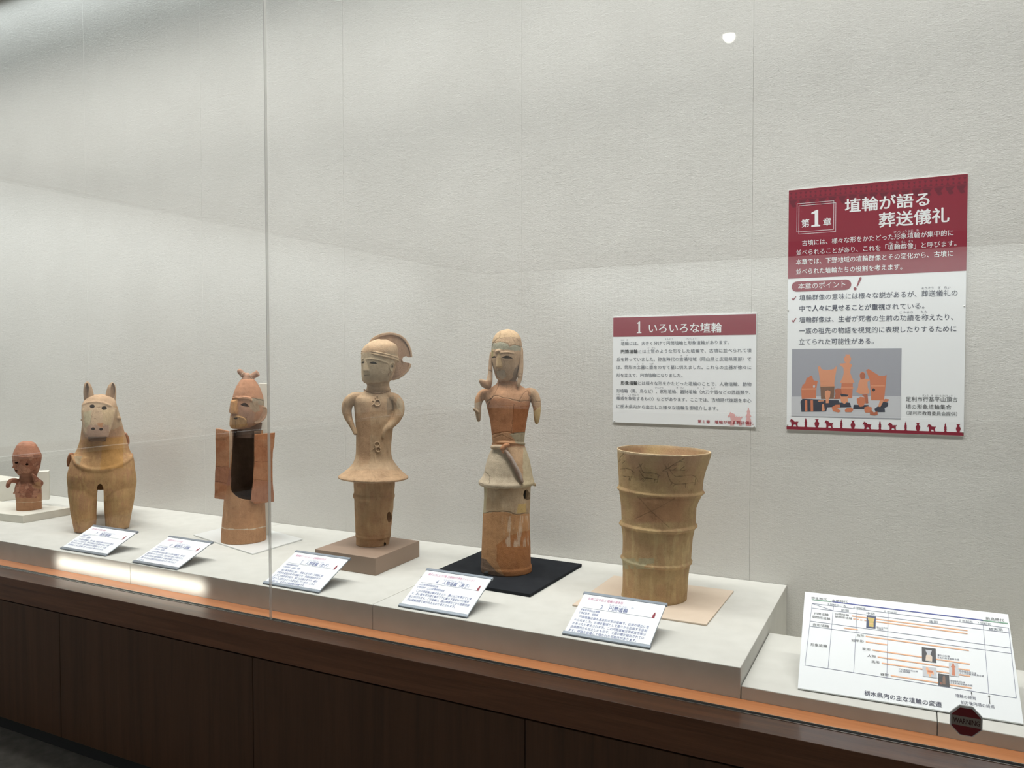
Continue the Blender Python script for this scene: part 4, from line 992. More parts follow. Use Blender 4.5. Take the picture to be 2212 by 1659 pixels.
f.build('base_cylinder', MANL, 0.0024, 3, cuts=[hole], cavity=cavm, amp=0.0006, col2=(0.44, 0.31, 0.19), cracks=[
    (jag([(428, 1112), (470, 1104), (520, 1102), (560, 1104), (605, 1118), (680, 1112)], 3, 3), 3.2, 0.0022, 0.55), (jag([(485, 968), (495, 988), (545, 965)], 2, 2), 2.2, 0.0014, 0.5), (jag([(545, 965), (640, 972), (650, 975)], 2, 3), 2.0, 0.0014, 0.4)],
    paint=[([(400, 1113), (470, 1106), (520, 1104), (560, 1106), (605, 1119), (700, 1113), (720, 1500), (400, 1500)], (0.46, 0.245, 0.115)),
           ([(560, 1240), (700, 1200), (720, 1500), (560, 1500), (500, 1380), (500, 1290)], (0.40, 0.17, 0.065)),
           (lambda X, Y, co, fr: (Y > 1125)*(Y < 1300)*fr*soft(X, 520, 560)*soft(fbm(co*np.array([1, 1, 0.2]), 110, 21), 0.52, 0.66)*0.75, (0.60, 0.46, 0.34)),
           ([(622, 1060), (665, 1055), (665, 1108), (612, 1112)], (0.56, 0.39, 0.17)), ([(425, 960), (445, 960), (440, 1110), (425, 1112)], (0.50, 0.42, 0.27)),
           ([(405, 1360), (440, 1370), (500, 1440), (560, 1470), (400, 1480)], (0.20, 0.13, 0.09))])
# body
f.loft([(957, 420, 694, 0.86), (950, 402, 706, 0.9), (936, 398, 712, 0.9), (920, 410, 706, 0.88), (895, 426, 700, 0.86), (860, 434, 694, 0.85), (810, 446, 684, 0.84), (760, 466, 668, 0.84), (725, 478, 655, 0.84), (690, 474, 657, 0.82), (650, 470, 660, 0.8), (600, 464, 668, 0.76), (540, 452, 678, 0.72), (500, 441, 686, 0.68),
        (465, 432, 692, 0.62), (440, 436, 690, 0.55), (420, 452, 672, 0.5), (405, 472, 650, 0.48), (388, 496, 625, 0.5), (375, 505, 612, 0.62), (355, 507, 610, 0.8), (345, 506, 612, 0.85)], n=96, e=2.1)
f.loft([(368, 512, 600, 0.7), (358, 500, 612, 0.85), (340, 492, 618, 0.95), (310, 483, 626, 1.0), (280, 476, 632, 1.02), (240, 468, 638, 1.03), (200, 470, 641, 1.03), (165, 473, 641, 1.02), (130, 482, 635, 1.0), (105, 497, 620, 0.98), (90, 518, 600, 0.95), (82, 545, 578, 0.9), (79.5, 556, 566, 0.9)], n=84, e=2.15)
# arms
f.tpx([(460, 440), (426, 446, 0), (403, 474, -0.004), (395, 515, -0.008), (397, 562, -0.010), (399, 590, -0.010)], [26, 30, 24, 19, 15, 10]); f.tpx([(392, 545, -0.02), (372, 528, -0.03)], [9, 7])
f.tpx([(660, 440), (696, 444, 0), (717, 476, -0.004), (725, 522, -0.008), (725, 572, -0.010), (724, 601, -0.010)], [28, 35, 29, 22, 18, 12])
f.tpx([(690, 935, -0.01), (712, 952, -0.005), (718, 956, 0)], [14, 9, 4])
f.freeze()
# face
hN = f.hit
def nose(top, tipl, tipr, tipfront, w):
    a, n0 = hN(*top); b1_, _ = hN(*tipl); b2_, _ = hN(*tipr); t_, nt_ = hN(*tipfront)
    f.hull([a+n0*0.003, hN(top[0]-w*0.5, top[1]+4)[0], hN(top[0]+w*0.5, top[1]+4)[0], b1_, b2_, t_+nt_*w*1.15*f.m, (b1_+t_)/2+nt_*w*0.9*f.m, (b2_+t_)/2+nt_*w*0.9*f.m, hN(tipfront[0], tipfront[1]+6)[0]])
nose((511, 218), (495, 292), (533, 290), (512, 288), 17)
f.tsurf([(500, 208), (512, 203)], [9, 10], 0); f.tsurf([(522, 213), (560, 210), (596, 216)], [5.5, 5.5, 4], -0.5)
f.tsurf([(474, 205), (488, 202)], [4, 4], -1); f.tsurf([(500, 314), (524, 312)], [3.5, 3.5], -1)
f.tsurf([(478, 722), (520, 716), (580, 718), (640, 722), (654, 724)], [7, 7, 7, 7, 6], 1)
f.tsurf([(505, 372), (550, 376), (608, 368)], [3, 3, 3], 0)
f.freeze()
cav = f.ellipsoid(f.P(552, 235, 0.0), 0.032, 0.032, 0.05)
cuts = [f.cutter(almond(527, 240, 592, 245, 13), 0.02, 0.03), f.cutter(almond(471, 242, 499, 238, 9), 0.02, 0.03), f.cutter([(499, 311), (511, 307), (524, 311), (511, 311)], 0.01, 0.03)]
KM = lambda pts, w=2.2, d=0.0018, k=0.6, a=2.5, s_=1: (jag(pts, a, 4, s_), w, d, k)
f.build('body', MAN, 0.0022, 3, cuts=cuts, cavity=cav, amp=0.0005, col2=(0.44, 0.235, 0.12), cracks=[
    KM([(425, 505), (470, 468), (490, 452), (560, 468), (625, 485), (690, 482)], 2.6), KM([(468, 480), (510, 400), (516, 370)], 2.0), KM([(625, 487), (650, 440), (672, 425), (684, 455), (692, 490)], 2.2), KM([(452, 515), (466, 470)], 3), KM([(424, 425), (410, 460), (420, 490)], 2),
    KM([(597, 500), (590, 570), (584, 640), (582, 665)], 1.6), KM([(555, 390), (560, 465)], 1.2, 0.0008, 0.4), KM([(708, 487), (745, 485)], 2), KM([(470, 672), (500, 664), (560, 655), (600, 665), (655, 660)], 2.4, 0.002, 0.4),
    KM([(520, 92), (516, 125), (480, 155), (470, 190)], 2.2), KM([(516, 135), (560, 125), (600, 128), (635, 150)], 1.4, 0.001, 0.5), KM([(590, 128), (605, 170), (640, 190)], 1.4, 0.001, 0.5), KM([(475, 158), (520, 152), (560, 160), (570, 178), (600, 168), (640, 182)], 2.2, 0.0016, 0.35),
    KM([(536, 250), (545, 275), (548, 300)], 1.6, 0.001, 0.5), KM([(500, 300), (500, 345), (520, 358)], 1.6, 0.001, 0.5), KM([(535, 305), (555, 330), (545, 350)], 1.4, 0.001, 0.4),
    KM([(478, 690), (530, 672), (560, 690), (590, 700)], 2, 0.0014, 0.3), KM([(436, 880), (460, 905), (458, 945)], 2.4), KM([(405, 945), (425, 950)], 3)],
    paint=[([(440, 62), (670, 62), (660, 380), (600, 372), (500, 372), (455, 340)], (0.50, 0.34, 0.215)), ([(440, 62), (670, 62), (650, 130), (600, 128), (560, 125), (516, 135), (500, 150), (460, 150)], (0.53, 0.37, 0.225)),
           ([(462, 160), (520, 153), (560, 162), (575, 180), (600, 168), (650, 182), (650, 202), (600, 200), (560, 195), (465, 192)], (0.37, 0.345, 0.255)), ([(455, 190), (480, 195), (482, 235), (460, 240)], (0.36, 0.29, 0.13)),
           ([(505, 218), (520, 218), (536, 295), (495, 295)], (0.52, 0.36, 0.2)), ([(497, 315), (545, 310), (556, 345), (530, 366), (500, 350)], (0.47, 0.37, 0.27)), ([(600, 300), (640, 260), (630, 375), (570, 372), (590, 350)], (0.30, 0.215, 0.15)),
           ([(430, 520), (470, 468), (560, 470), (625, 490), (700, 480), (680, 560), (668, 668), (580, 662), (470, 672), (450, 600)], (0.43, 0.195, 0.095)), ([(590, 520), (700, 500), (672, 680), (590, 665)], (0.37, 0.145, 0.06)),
           ([(570, 665), (660, 655), (662, 730), (610, 722)], (0.37, 0.31, 0.21)), ([(465, 668), (560, 655), (600, 700), (590, 720), (470, 722)], (0.44, 0.245, 0.135)),
           ([(380, 735), (520, 730), (560, 760), (640, 940), (640, 975), (380, 975)], (0.50, 0.41, 0.30)), ([(560, 745), (650, 735), (668, 800), (650, 930), (600, 860)], (0.49, 0.32, 0.19)), ([(650, 740), (690, 760), (720, 970), (640, 975), (645, 930)], (0.50, 0.41, 0.27)),
           ([(350, 500), (425, 480), (425, 620), (370, 620)], (0.44, 0.33, 0.23)), ([(685, 400), (760, 400), (760, 540), (690, 500)], (0.47, 0.31, 0.19)), ([(700, 545), (760, 500), (750, 640), (700, 640)], (0.56, 0.41, 0.22)), ([(470, 380), (640, 380), (690, 430), (690, 485), (480, 450)], (0.47, 0.255, 0.14))])
# side hair
f.tpx([(470, 215, -0.01), (466, 270, -0.014), (464, 330, -0.020), (458, 372, -0.026), (452, 395, -0.028)], [9, 11, 13, 19, 20]); f.tpx([(452, 400, -0.03), (428, 385, -0.034), (414, 372, -0.036)], [20, 21, 14], flat=0.6)
f.build('side_hair', (0.46, 0.315, 0.205), 0.0022, 3, amp=0.0005, cracks=[KM([(455, 310), (474, 318)], 3)], paint=[([(400, 375), (480, 365), (480, 430), (440, 420)], (0.40, 0.235, 0.14))])
f.tpx([(636, 190, -0.016), (637, 240, -0.022), (636, 300, -0.026), (630, 345, -0.030)], [12, 13, 14, 15]); f.tpx([(632, 350, -0.03), (622, 385, -0.034), (620, 397, -0.034)], [13, 12, 10])
f.build('side_hair', (0.50, 0.345, 0.225), 0.0022, 3, amp=0.0005, cracks=[KM([(610, 352), (630, 330), (640, 335)], 1.5)])
# sword
def onfront(pts, off): return [f.hit(*p, off)[0] for p in pts]
f.tube(onfront([(486, 744), (520, 742), (552, 744)], 0.008), [0.0088]*3, 14); f.build('hilt', (0.52, 0.40, 0.28), 0.002, 2, amp=0.0003, paint=[([(474, 742), (506, 748), (502, 765), (474, 762)], (0.38, 0.27, 0.16))])
f.tube(onfront([(538, 752), (550, 736), (566, 728)], 0.013), [0.010, 0.0095, 0.006], 12); f.tube(onfront([(538, 756), (540, 772)], 0.010), [0.009, 0.006], 12); f.build('sword_knot', (0.44, 0.21, 0.105), 0.0018, 2, amp=0.0004)
f.tube(onfront([(552, 768), (575, 805), (600, 850), (620, 895), (636, 938)], 0.009), [0.0082, 0.0098, 0.0105, 0.0105, 0.008], 14, 1.0); f.build('scabbard', (0.27, 0.185, 0.135), 0.002, 2, amp=0.0004, paint=[([(552, 765), (572, 760), (645, 880), (645, 945), (628, 900), (590, 820)], (0.36, 0.29, 0.25))])
# small black prop at the foot
pb = f.hit(0, 0)
w0 = onZ(1049, 1247, zb+0.0122)
V, F = box_vf((-0.008, -0.010, 0), (0.008, 0.010, 0.016), 0.002)
a_ = 0.5; V = [(w0[0]+v[0]*math.cos(a_)-v[1]*math.sin(a_)-0.006, w0[1]+0.016+v[0]*math.sin(a_)+v[1]*math.cos(a_), zb+0.0124+v[2]) for v in V]
props(mesh_obj('support_block', V, F, M_BLACK, origin=(w0[0], w0[1]+0.01, zb+0.0124)), 'small black support block at the left foot of the man figure', 'support')

# ---- 5: woman --------------------------------------------------------------------
zt2 = zb+0.070
q = [onZ(x, y, zb)[:2] for x, y in ((682, 1217), (810, 1237), (906, 1198))]
q = [onZ(x, y, zt2)[:2] for x, y in ((680, 1186), (811, 1206), (906, 1168))]
q.append(q[0]+q[2]-q[1])
hz = onY(811, 1206, q[1][1])[2]
V, F = slab_poly(q, zb+0.0002, zt2, 0.0015)
props(mesh_obj('display_block', V, F, M_BROWNBD, origin=(*((q[0]+q[2])/2), zb)), 'brown painted block raising the woman figure above the plinth', 'display block')
Z3 = zc(660, 680, 2.86)
f = Fig('woman_haniwa', 'pale clay woman figure with flared coat and disc-shaped hair, on the brown block', 'clay figure', 415, 1434, zt2, 0.058, Z3)
WOM = (0.475, 0.33, 0.205); W2 = (0.43, 0.275, 0.165)
f.loft([(None, 312, 517, 1.0, 0, 1412), (1400, 312, 518, 1.0), (1375, 312, 522, 1.0), (1362, 308, 527, 1.0), (1350, 310, 527, 1.0), (1338, 307, 529, 1.0), (1250, 304, 536, 1.0), (1170, 301, 543, 1.0), (1135, 300, 545, 1.0), (1125, 293, 551, 1.0), (1110, 294, 552, 1.0), (1100, 299, 549, 1.0), (1040, 297, 553, 1.0), (985, 297, 553, 1.0)], n=90)
f.freeze()
hole = f.cutter([(x, y) for x, y in circ(517, 1250, 15, 33)], 0.03, 0.03); notch = f.cutter([(487, 1436), (484, 1412), (490, 1400), (497, 1412), (496, 1436)], 0.02, 0.05)
Sv = (list(f.V), list(f.F)); f.V, f.F = [], []
f.loft([(1380, 338, 492, 1.0), (1100, 326, 520, 1.0), (1000, 326, 520, 1.0)], n=40); cavm = f.take(); f.V, f.F = Sv
f.build('base_cylinder', (0.42, 0.26, 0.135), 0.0022, 3, cuts=[hole, notch], cavity=cavm, amp=0.0005, col2=(0.40, 0.23, 0.12), paint=[(lambda X, Y, co, fr: soft(fbm(co*np.array([1, 1, 0.3]), 60, 7), 0.5, 0.7), (0.46, 0.30, 0.16))])
f.loft([(1006, 262, 578, 0.98), (1013, 225, 612, 0.98), (1006, 202, 634, 0.98), (996, 204, 632, 0.98), (980, 226, 610, 0.97), (955, 258, 585, 0.96), (925, 287, 560, 0.95), (890, 304, 538, 0.93), (860, 310, 531, 0.92), (800, 312, 530, 0.9), (740, 312, 536, 0.86), (680, 309, 542, 0.82), (620, 304, 545, 0.76), (570, 300, 546, 0.7), (535, 294, 548, 0.64), (512, 296, 545, 0.56),
        (498, 312, 540, 0.5), (485, 335, 532, 0.48), (474, 360, 527, 0.52), (462, 374, 523, 0.7), (445, 379, 520, 0.85), (425, 380, 518, 0.9), (405, 380, 520, 0.92)], n=96)
# head, turned to the left of the picture
f.loft([(432, 385, 500, 0.7), (420, 362, 515, 0.85), (400, 350, 530, 0.95), (370, 346, 545, 1.0), (330, 344, 556, 1.0), (290, 343, 564, 1.0), (250, 344, 570, 1.0), (215, 350, 570, 1.0), (185, 372, 560, 1.0), (165, 410, 530, 1.0), (152, 450, 500, 0.9)], n=84, e=2.3)
# arms
f.tpx([(345, 508, 0.0), (298, 514, 0.0), (266, 542, 0.004), (254, 582, 0.006), (262, 628, 0.0), (279, 668, -0.008), (294, 702, -0.016), (306, 734, -0.024)], [30, 36, 35, 32, 25, 18, 13, 10])
f.tpx([(510, 512, -0.010), (548, 522, -0.010), (573, 558, -0.012), (575, 605, -0.018), (555, 650, -0.030), (524, 684, -0.044), (497, 708, -0.056), (483, 730, -0.060), (479, 758, -0.060)], [32, 39, 38, 34, 28, 22, 16, 12, 8])
f.freeze(); hN = f.hit
nose((368, 282), (358, 346), (398, 347), (374, 345), 15)
f.tsurf([(347, 277), (357, 273)], [4.5, 4], -0.5); f.tsurf([(366, 278), (400, 272), (450, 280), (500, 296), (530, 316)], [5, 5, 4.5, 4, 3], -1)
f.tsurf([(362, 366), (400, 364)], [4, 4], -2); f.tsurf([(362, 376), (400, 374)], [4, 4], -2)
f.tsurf([(532, 352), (520, 326), (530, 300), (544, 300), (546, 325), (536, 350)], [5, 5, 5, 5, 5, 5], 1)
# front seam and hem
f.tsurf([(412, 545), (405, 620), (403, 700), (412, 780), (424, 860), (434, 920)], [3, 3, 3, 3, 3, 2], -1)
f.freeze()
cav = f.ellipsoid(f.P(455, 300, 0.0), 0.036, 0.036, 0.04)
cuts = [f.cutter(almond(394, 298, 448, 306, 13), 0.02, 0.03), f.cutter(almond(345, 300, 366, 296, 11), 0.02, 0.03), f.cutter([(363, 372), (398, 369), (398, 373), (363, 376)], 0.01, 0.02), f.cutter(circ(536, 318, 5, 9), 0.02, 0.02), f.cutter(circ(398, 342, 2.5, 2.0), 0.02, 0.02)]
f.build('body', WOM, 0.0022, 3, cuts=cuts, cavity=cav, amp=0.0005, col2=(0.45, 0.295, 0.175), cracks=[
    KM([(410, 970), (440, 1028)], 1.6, 0.001, 0.4), KM([(440, 985), (500, 1000), (580, 985)], 1.6, 0.0008, 0.3), KM([(230, 622), (255, 612), (290, 640)], 1.6, 0.001, 0.3), KM([(205, 1012), (300, 1030), (420, 1037), (560, 1030), (630, 1012)], 2.0, 0.001, 0.3, 1)],
    paint=[([(500, 520), (545, 500), (540, 610), (505, 620)], (0.33, 0.235, 0.15)), ([(430, 450), (350, 420), (380, 400), (500, 410), (540, 380), (530, 440)], (0.40, 0.27, 0.155)), ([(320, 640), (400, 560), (400, 900), (330, 900)], (0.43, 0.27, 0.16)),
           ([(330, 230), (560, 240), (540, 350), (510, 410), (370, 425), (335, 380)], (0.47, 0.36, 0.235)), ([(190, 960), (640, 960), (650, 1040), (190, 1040)], (0.49, 0.32, 0.19)), ([(570, 510), (600, 530), (600, 620), (560, 560)], (0.47, 0.36, 0.24))])
body_bvh = f.bvh
# headcloth: domed cap with rolled brim
f.loft([(262, 352, 566, 0.98, 0, 292), (240, 346, 572, 1.0, 0, 282), (222, 348, 572, 1.0, 0, 262), (200, 358, 568, 1.0, 0, 235), (180, 378, 556, 1.0, 0, 205), (163, 405, 535, 1.0, 0, 180), (153, 432, 508, 0.9, 0, 165), (150, 458, 480, 0.8, 0, 158)], n=80, e=2.2)
f.freeze()
def ringtube(xl, yl, xr, yr, dr, rpx, dip=0.0, n=60):
    ul, zl = f.uz(xl, yl); ur, zr = f.uz(xr, yr); cu = (ul+ur)/2; r = (ur-ul)/2; P_ = []
    for i in range(n+1):
        a = 2*math.pi*i/n; P_.append(f.W(cu+r*math.cos(a), r*dr*math.sin(a), (zl+zr)/2+(zr-zl)/2*math.cos(a)+dip*(-math.sin(a))))
    f.tube(P_, [rpx*f.m]*(n+1), 8, 1.0, False)
ringtube(347, 240, 574, 286, 1.0, 5.5, 0.008); ringtube(348, 226, 574, 272, 1.0, 5.5, 0.008)
f.build('headcloth', (0.50, 0.355, 0.22), 0.0020, 2, amp=0.0004, cracks=[KM([(408, 175), (430, 198), (460, 172), (472, 182)], 1.4, 0.0008, 0.4), KM([(430, 198), (428, 235)], 1.2, 0.0008, 0.4)])
# plate shaped coiffure behind the head
pl_ = [(392, 165), (408, 145), (432, 128), (470, 113), (520, 106), (556, 110), (590, 122), (622, 146), (645, 180), (660, 222), (664, 262), (636, 262), (625, 254), (606, 260), (600, 275), (604, 290), (625, 296), (645, 298), (657, 305), (654, 322), (640, 348), (612, 376), (580, 397), (545, 407), (522, 406), (505, 360), (500, 250), (440, 190)]
f.prism(pl_, 0.018, 0.040, 0.050, 0.072, 392, 664)
cen = (545, 255); inn = [(cen[0]+(p[0]-cen[0])*0.90, cen[1]+(p[1]-cen[1])*0.90) for p in pl_]
Sv = f.take(); f.prism(inn, 0.005, 0.024, 0.037, 0.056, 392, 664); ic = f.take(); f.V, f.F = Sv
f.build('hair_plate', (0.45, 0.31, 0.20), 0.0022, 2, cuts=[ic], amp=0.0005, paint=[(inn, (0.38, 0.245, 0.16))])
f.bvh = body_bvh
for i in range(23):
    t = i/22.0; X = 362+(524-362)*t; Y = 462+25*math.sin(math.pi*t)**0.8
    p, n_ = f.hit(X, Y, 0.001); V, F = f.ellipsoid(p, 3.6*f.m, 3.6*f.m, 4.6*f.m, 8, 6); f.add(V, F)
f.build('necklace', (0.40, 0.26, 0.16), 0, 0, amp=0)
def bow(name, loops, ends):
    for (x, y, r) in loops:
        f.tube([f.hit(x+r*math.cos(a), y+r*math.sin(a), 3.5*f.m)[0] for a in np.linspace(0, 2*math.pi, 13)], [4.4*f.m]*13, 8)
    for e_ in ends: f.tube([f.hit(*p, 2.5*f.m)[0] for p in e_], [4*f.m]*len(e_), 8)
    f.build(name, (0.46, 0.32, 0.20), 0.0016, 1, amp=0.0002)
bow('cord_bow', [(444, 545, 18)], [[(428, 530), (414, 532)], [(430, 520), (436, 505), (448, 508), (450, 522)], [(426, 545), (410, 560)]])
bow('cord_bow', [(441, 800, 15), (448, 833, 15)], [[(430, 815), (418, 832)]])
f.tube([f.hit(520+9*math.cos(a), 365+12*math.sin(a), 2*f.m)[0] for a in np.linspace(0, 2*math.pi, 11)], [3.2*f.m]*11, 8); f.build('earring', (0.45, 0.32, 0.20), 0.0014, 1, amp=0)

# ---- 6: shield-bearing warrior ----------------------------------------------------
def plate_poly(pts, z): 
    q = [onZ(x, y, z)[:2] for x, y in pts]; q.append(q[0]+q[2]-q[1]); return q
q = plate_poly(((418, 1155), (546, 1196), (654, 1164)), zb+0.006)
V, F = slab_poly(q, zb+0.0002, zb+0.0062, 0.001)
props(mesh_obj('acrylic_plate', V, F, M_WHITEPL, origin=(*((q[0]+q[2])/2), zb)), 'thin white plate under the shield-bearing warrior at the glass joint', 'base plate')
Z2 = zc(400, 760, 3.457)
f = Fig('warrior_haniwa', 'broken terracotta warrior with hollow chest, side wings and topknot, at the glass joint', 'clay figure', 430, 1437, zb+0.0062, 0.087, Z2)
WAR = (0.42, 0.20, 0.105); TAN = (0.46, 0.25, 0.13)
f.loft([(None, 266, 607, 0.95, 0, 1410), (1400, 266, 607, 0.95), (1325, 270, 604, 0.95), (1200, 280, 600, 0.95), (1090, 290, 596, 0.95), (1000, 299, 592, 0.95), (900, 305, 590, 0.95), (750, 315, 588, 0.93), (640, 325, 584, 0.9), (585, 335, 580, 0.85)], n=90)
f.freeze()
opening = [(336, 560), (362, 590), (358, 690), (346, 830), (340, 900), (343, 985), (340, 1012), (352, 1035), (380, 1060), (420, 1080), (490, 1090), (497, 1020), (505, 950), (508, 880), (512, 800), (513, 560)]
A_ = []; B_ = []
for p in opening:
    u, z = f.uz(*p); A_.append(f.W(u, -0.2, z)); B_.append(f.W(u, 0.0, z))
n_ = len(opening); oc = (A_+B_, [list(range(n_)), [n_+i for i in range(n_)][::-1]]+[[(i+1) % n_, i, n_+i, n_+(i+1) % n_] for i in range(n_)])
Sv = (list(f.V), list(f.F)); f.V, f.F = [], []
f.loft([(1380, 300, 574, 0.92), (1090, 316, 572, 0.92), (900, 330, 566, 0.92), (640, 348, 560, 0.85), (540, 355, 555, 0.8)], n=50); cavm = f.take(); f.V, f.F = Sv
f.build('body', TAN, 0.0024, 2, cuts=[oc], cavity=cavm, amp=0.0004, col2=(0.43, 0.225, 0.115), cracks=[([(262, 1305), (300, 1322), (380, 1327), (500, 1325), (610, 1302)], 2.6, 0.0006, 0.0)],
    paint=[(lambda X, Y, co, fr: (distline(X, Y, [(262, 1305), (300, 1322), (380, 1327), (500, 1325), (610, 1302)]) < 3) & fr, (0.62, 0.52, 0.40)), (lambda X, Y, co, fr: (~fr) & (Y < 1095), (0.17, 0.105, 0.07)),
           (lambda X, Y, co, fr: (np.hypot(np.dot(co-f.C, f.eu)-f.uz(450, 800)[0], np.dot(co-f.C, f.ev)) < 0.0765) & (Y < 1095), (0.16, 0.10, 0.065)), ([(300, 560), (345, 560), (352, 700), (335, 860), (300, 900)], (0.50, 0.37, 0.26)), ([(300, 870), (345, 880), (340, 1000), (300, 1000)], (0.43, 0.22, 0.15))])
def wing(poly, v0, v1, xl, xr, r0, cr, paint=()):
    f.prism(poly, v0, v0+0.014, v0+r0, v0+0.014+r0, xl, xr)
    f.build('shield_wing', WAR, 0.0022, 2, amp=0.0009, col2=(0.37, 0.155, 0.075), cracks=cr, paint=paint)
wing([(231, 567), (262, 568), (300, 578), (332, 584), (330, 700), (326, 900), (312, 990), (298, 1086), (262, 1084), (222, 1078), (224, 960), (228, 850), (232, 780), (229, 650)], -0.055, 0, 222, 332, -0.012,
     [KM([(228, 858), (270, 860), (328, 850)], 2.2), KM([(222, 968), (260, 972), (310, 985)], 2.0), KM([(232, 600), (328, 615)], 1.5, 0.0008, 0.2)], [([(220, 560), (335, 560), (335, 625), (220, 600)], (0.47, 0.235, 0.13)), ([(220, 860), (340, 855), (310, 1000), (220, 970)], (0.34, 0.15, 0.085))])
wing([(514, 602), (580, 600), (668, 596), (664, 660), (655, 720), (648, 800), (650, 950), (658, 1040), (661, 1106), (600, 1108), (522, 1114), (505, 1096), (487, 1085), (494, 1020), (502, 955), (508, 870), (514, 820), (512, 720)], -0.098, 0, 512, 668, 0.045,
     [KM([(514, 820), (560, 824), (650, 820)], 2.2), KM([(508, 955), (560, 958), (650, 970)], 2.4), KM([(540, 700), (600, 715), (640, 760)], 1.4, 0.001, 0.4)], [([(510, 590), (670, 590), (665, 650), (512, 655)], (0.40, 0.165, 0.075)), ([(505, 960), (660, 970), (665, 1120), (480, 1120)], (0.37, 0.17, 0.10))])
# neck shard, head
f.loft([(640, 372, 566, 0.8, 0.012), (600, 385, 566, 0.8, 0.012), (560, 400, 572, 0.85, 0.010), (530, 410, 575, 0.85, 0.005)], n=48)
f.build('neck', (0.21, 0.135, 0.10), 0.0022, 2, amp=0.0005)
f.loft([(572, 350, 455, 0.8, -0.012), (560, 336, 500, 0.9, -0.008), (540, 331, 540, 0.98), (500, 334, 572, 1.0), (450, 340, 588, 1.02), (400, 347, 592, 1.02), (350, 352, 585, 1.02), (300, 364, 572, 1.0), (260, 381, 555, 1.0), (230, 398, 537, 1.0), (210, 412, 522, 1.0), (200, 425, 508, 0.9)], n=84, e=2.15)
f.freeze(); hN = f.hit
a, na = hN(388, 350); b_, nb = hN(352, 372); c_, nc = hN(345, 462); d_, nd = hN(390, 462)
f.hull([hN(352, 352)[0], hN(400, 350)[0], b_, d_, hN(343, 455)[0], hN(392, 400)[0]]+[p+n0*0.016 for p, n0 in (hN(362, 372), hN(384, 372), hN(356, 460), hN(380, 462), hN(386, 455), hN(352, 450))])
f.tsurf([(357, 350), (380, 342), (400, 345), (440, 344), (480, 350), (500, 368)], [7, 10, 11, 12, 12, 8], 1, n=12)
for pts in ([(334, 500), (330, 550), (350, 566)],): pass
f.hull([p+n0*o_ for p, n0, o_ in [(*hN(x, y), o) for x, y, o in [(340, 490, .002), (360, 482, .006), (400, 478, .007), (440, 490, .006), (462, 520, .003), (450, 550, .004), (400, 566, .005), (350, 560, .005), (333, 540, .003)]]])
f.freeze()
cav = f.ellipsoid(f.P(460, 420, 0.0), 0.032, 0.034, 0.05)
cuts = [f.cutter(almond(412, 396, 482, 411, 22), 0.03, 0.03), f.cutter(circ(377, 498, 16, 7), 0.03, 0.05)]
f.build('head', (0.45, 0.225, 0.125), 0.0021, 2, cuts=cuts, cavity=cav, amp=0.0005, col2=(0.43, 0.235, 0.14), cracks=[KM([(352, 335), (400, 332), (440, 345), (500, 345), (580, 365)], 3.0, 0.002, 0.5), KM([(375, 515), (376, 565)], 1.8), KM([(455, 490), (462, 530)], 2), KM([(508, 400), (540, 440), (520, 470)], 2, 0.0012, 0.3)],
    paint=[([(480, 345), (590, 355), (590, 400), (520, 395)], (0.33, 0.26, 0.18)), ([(480, 380), (540, 365), (560, 440), (520, 452), (482, 420)], (0.40, 0.28, 0.18)), ([(405, 400), (470, 410), (520, 460), (500, 560), (440, 540), (400, 470)], (0.43, 0.24, 0.155)),
           ([(330, 490), (400, 470), (460, 500), (465, 560), (330, 580)], (0.50, 0.29, 0.13)), ([(343, 345), (392, 340), (390, 465), (340, 465)], (0.49, 0.25, 0.10)), ([(400, 335), (500, 345), (500, 370), (400, 362)], (0.52, 0.29, 0.17)), ([(350, 200), (570, 200), (590, 345), (340, 335)], (0.46, 0.225, 0.125))])
ep = [(538, 420), (575, 412), (600, 417), (608, 440), (601, 482), (577, 512), (547, 531), (518, 532), (514, 515), (530, 495), (545, 470), (543, 445)]
f.prism(ep, -0.056, -0.046, -0.030, -0.020, 515, 608)
f.tube([f.P(x, y, -0.056+0.026*(x-515)/93) for x, y in ep[:8]], [0.0036]*8, 10)
f.build('ear', (0.46, 0.27, 0.17), 0.002, 3, amp=0.0004, col2=(0.42, 0.27, 0.17))
f.tpx([(462, 212), (464, 192)], [44, 36], n=20); f.tpx([(462, 192), (430, 168), (408, 146)], [24, 21, 20]); f.tpx([(486, 192), (520, 172), (545, 158, -0.004)], [24, 23, 24], caps=False); 
tk = f.build('topknot', (0.42, 0.235, 0.155), 0.0021, 3, amp=0.0002)
f.tube([f.P(417+0*x, 0, 0) for x in ()] or [f.P(415, 190, -0.005), f.P(418, 172, -0.016), f.P(430, 158, -0.018), f.P(445, 153, -0.014)], [0.0012]*4, 6); f.tube([f.P(482, 166, -0.016), f.P(488, 182, -0.018), f.P(500, 198, -0.014), f.P(518, 208, -0.004)], [0.0012]*4, 6); f.build('restoration_line', (0.62, 0.5, 0.38), 0, 0, amp=0, parent=tk)
# support post behind the warrior
pc = f.W(0.050, 0.150, 0); px0 = onY(562, 828, pc[1]); px1 = onY(599, 828, pc[1]+0.05)
ang = math.radians(-34)
V, F = box_vf((-0.021, -0.021, zb+0.0064), (0.021, 0.021, px0[2]), 0.001)
cxp = onY(571, 900, pc[1])[0]
V = [(cxp+v[0]*math.cos(ang)-v[1]*math.sin(ang), pc[1]+v[0]*math.sin(ang)+v[1]*math.cos(ang), v[2]) for v in V]
props(mesh_obj('support_post', V, F, M_CREAM, origin=(cxp, pc[1], zb+0.0064)), 'tall cream square post standing right behind the warrior head', 'support post')

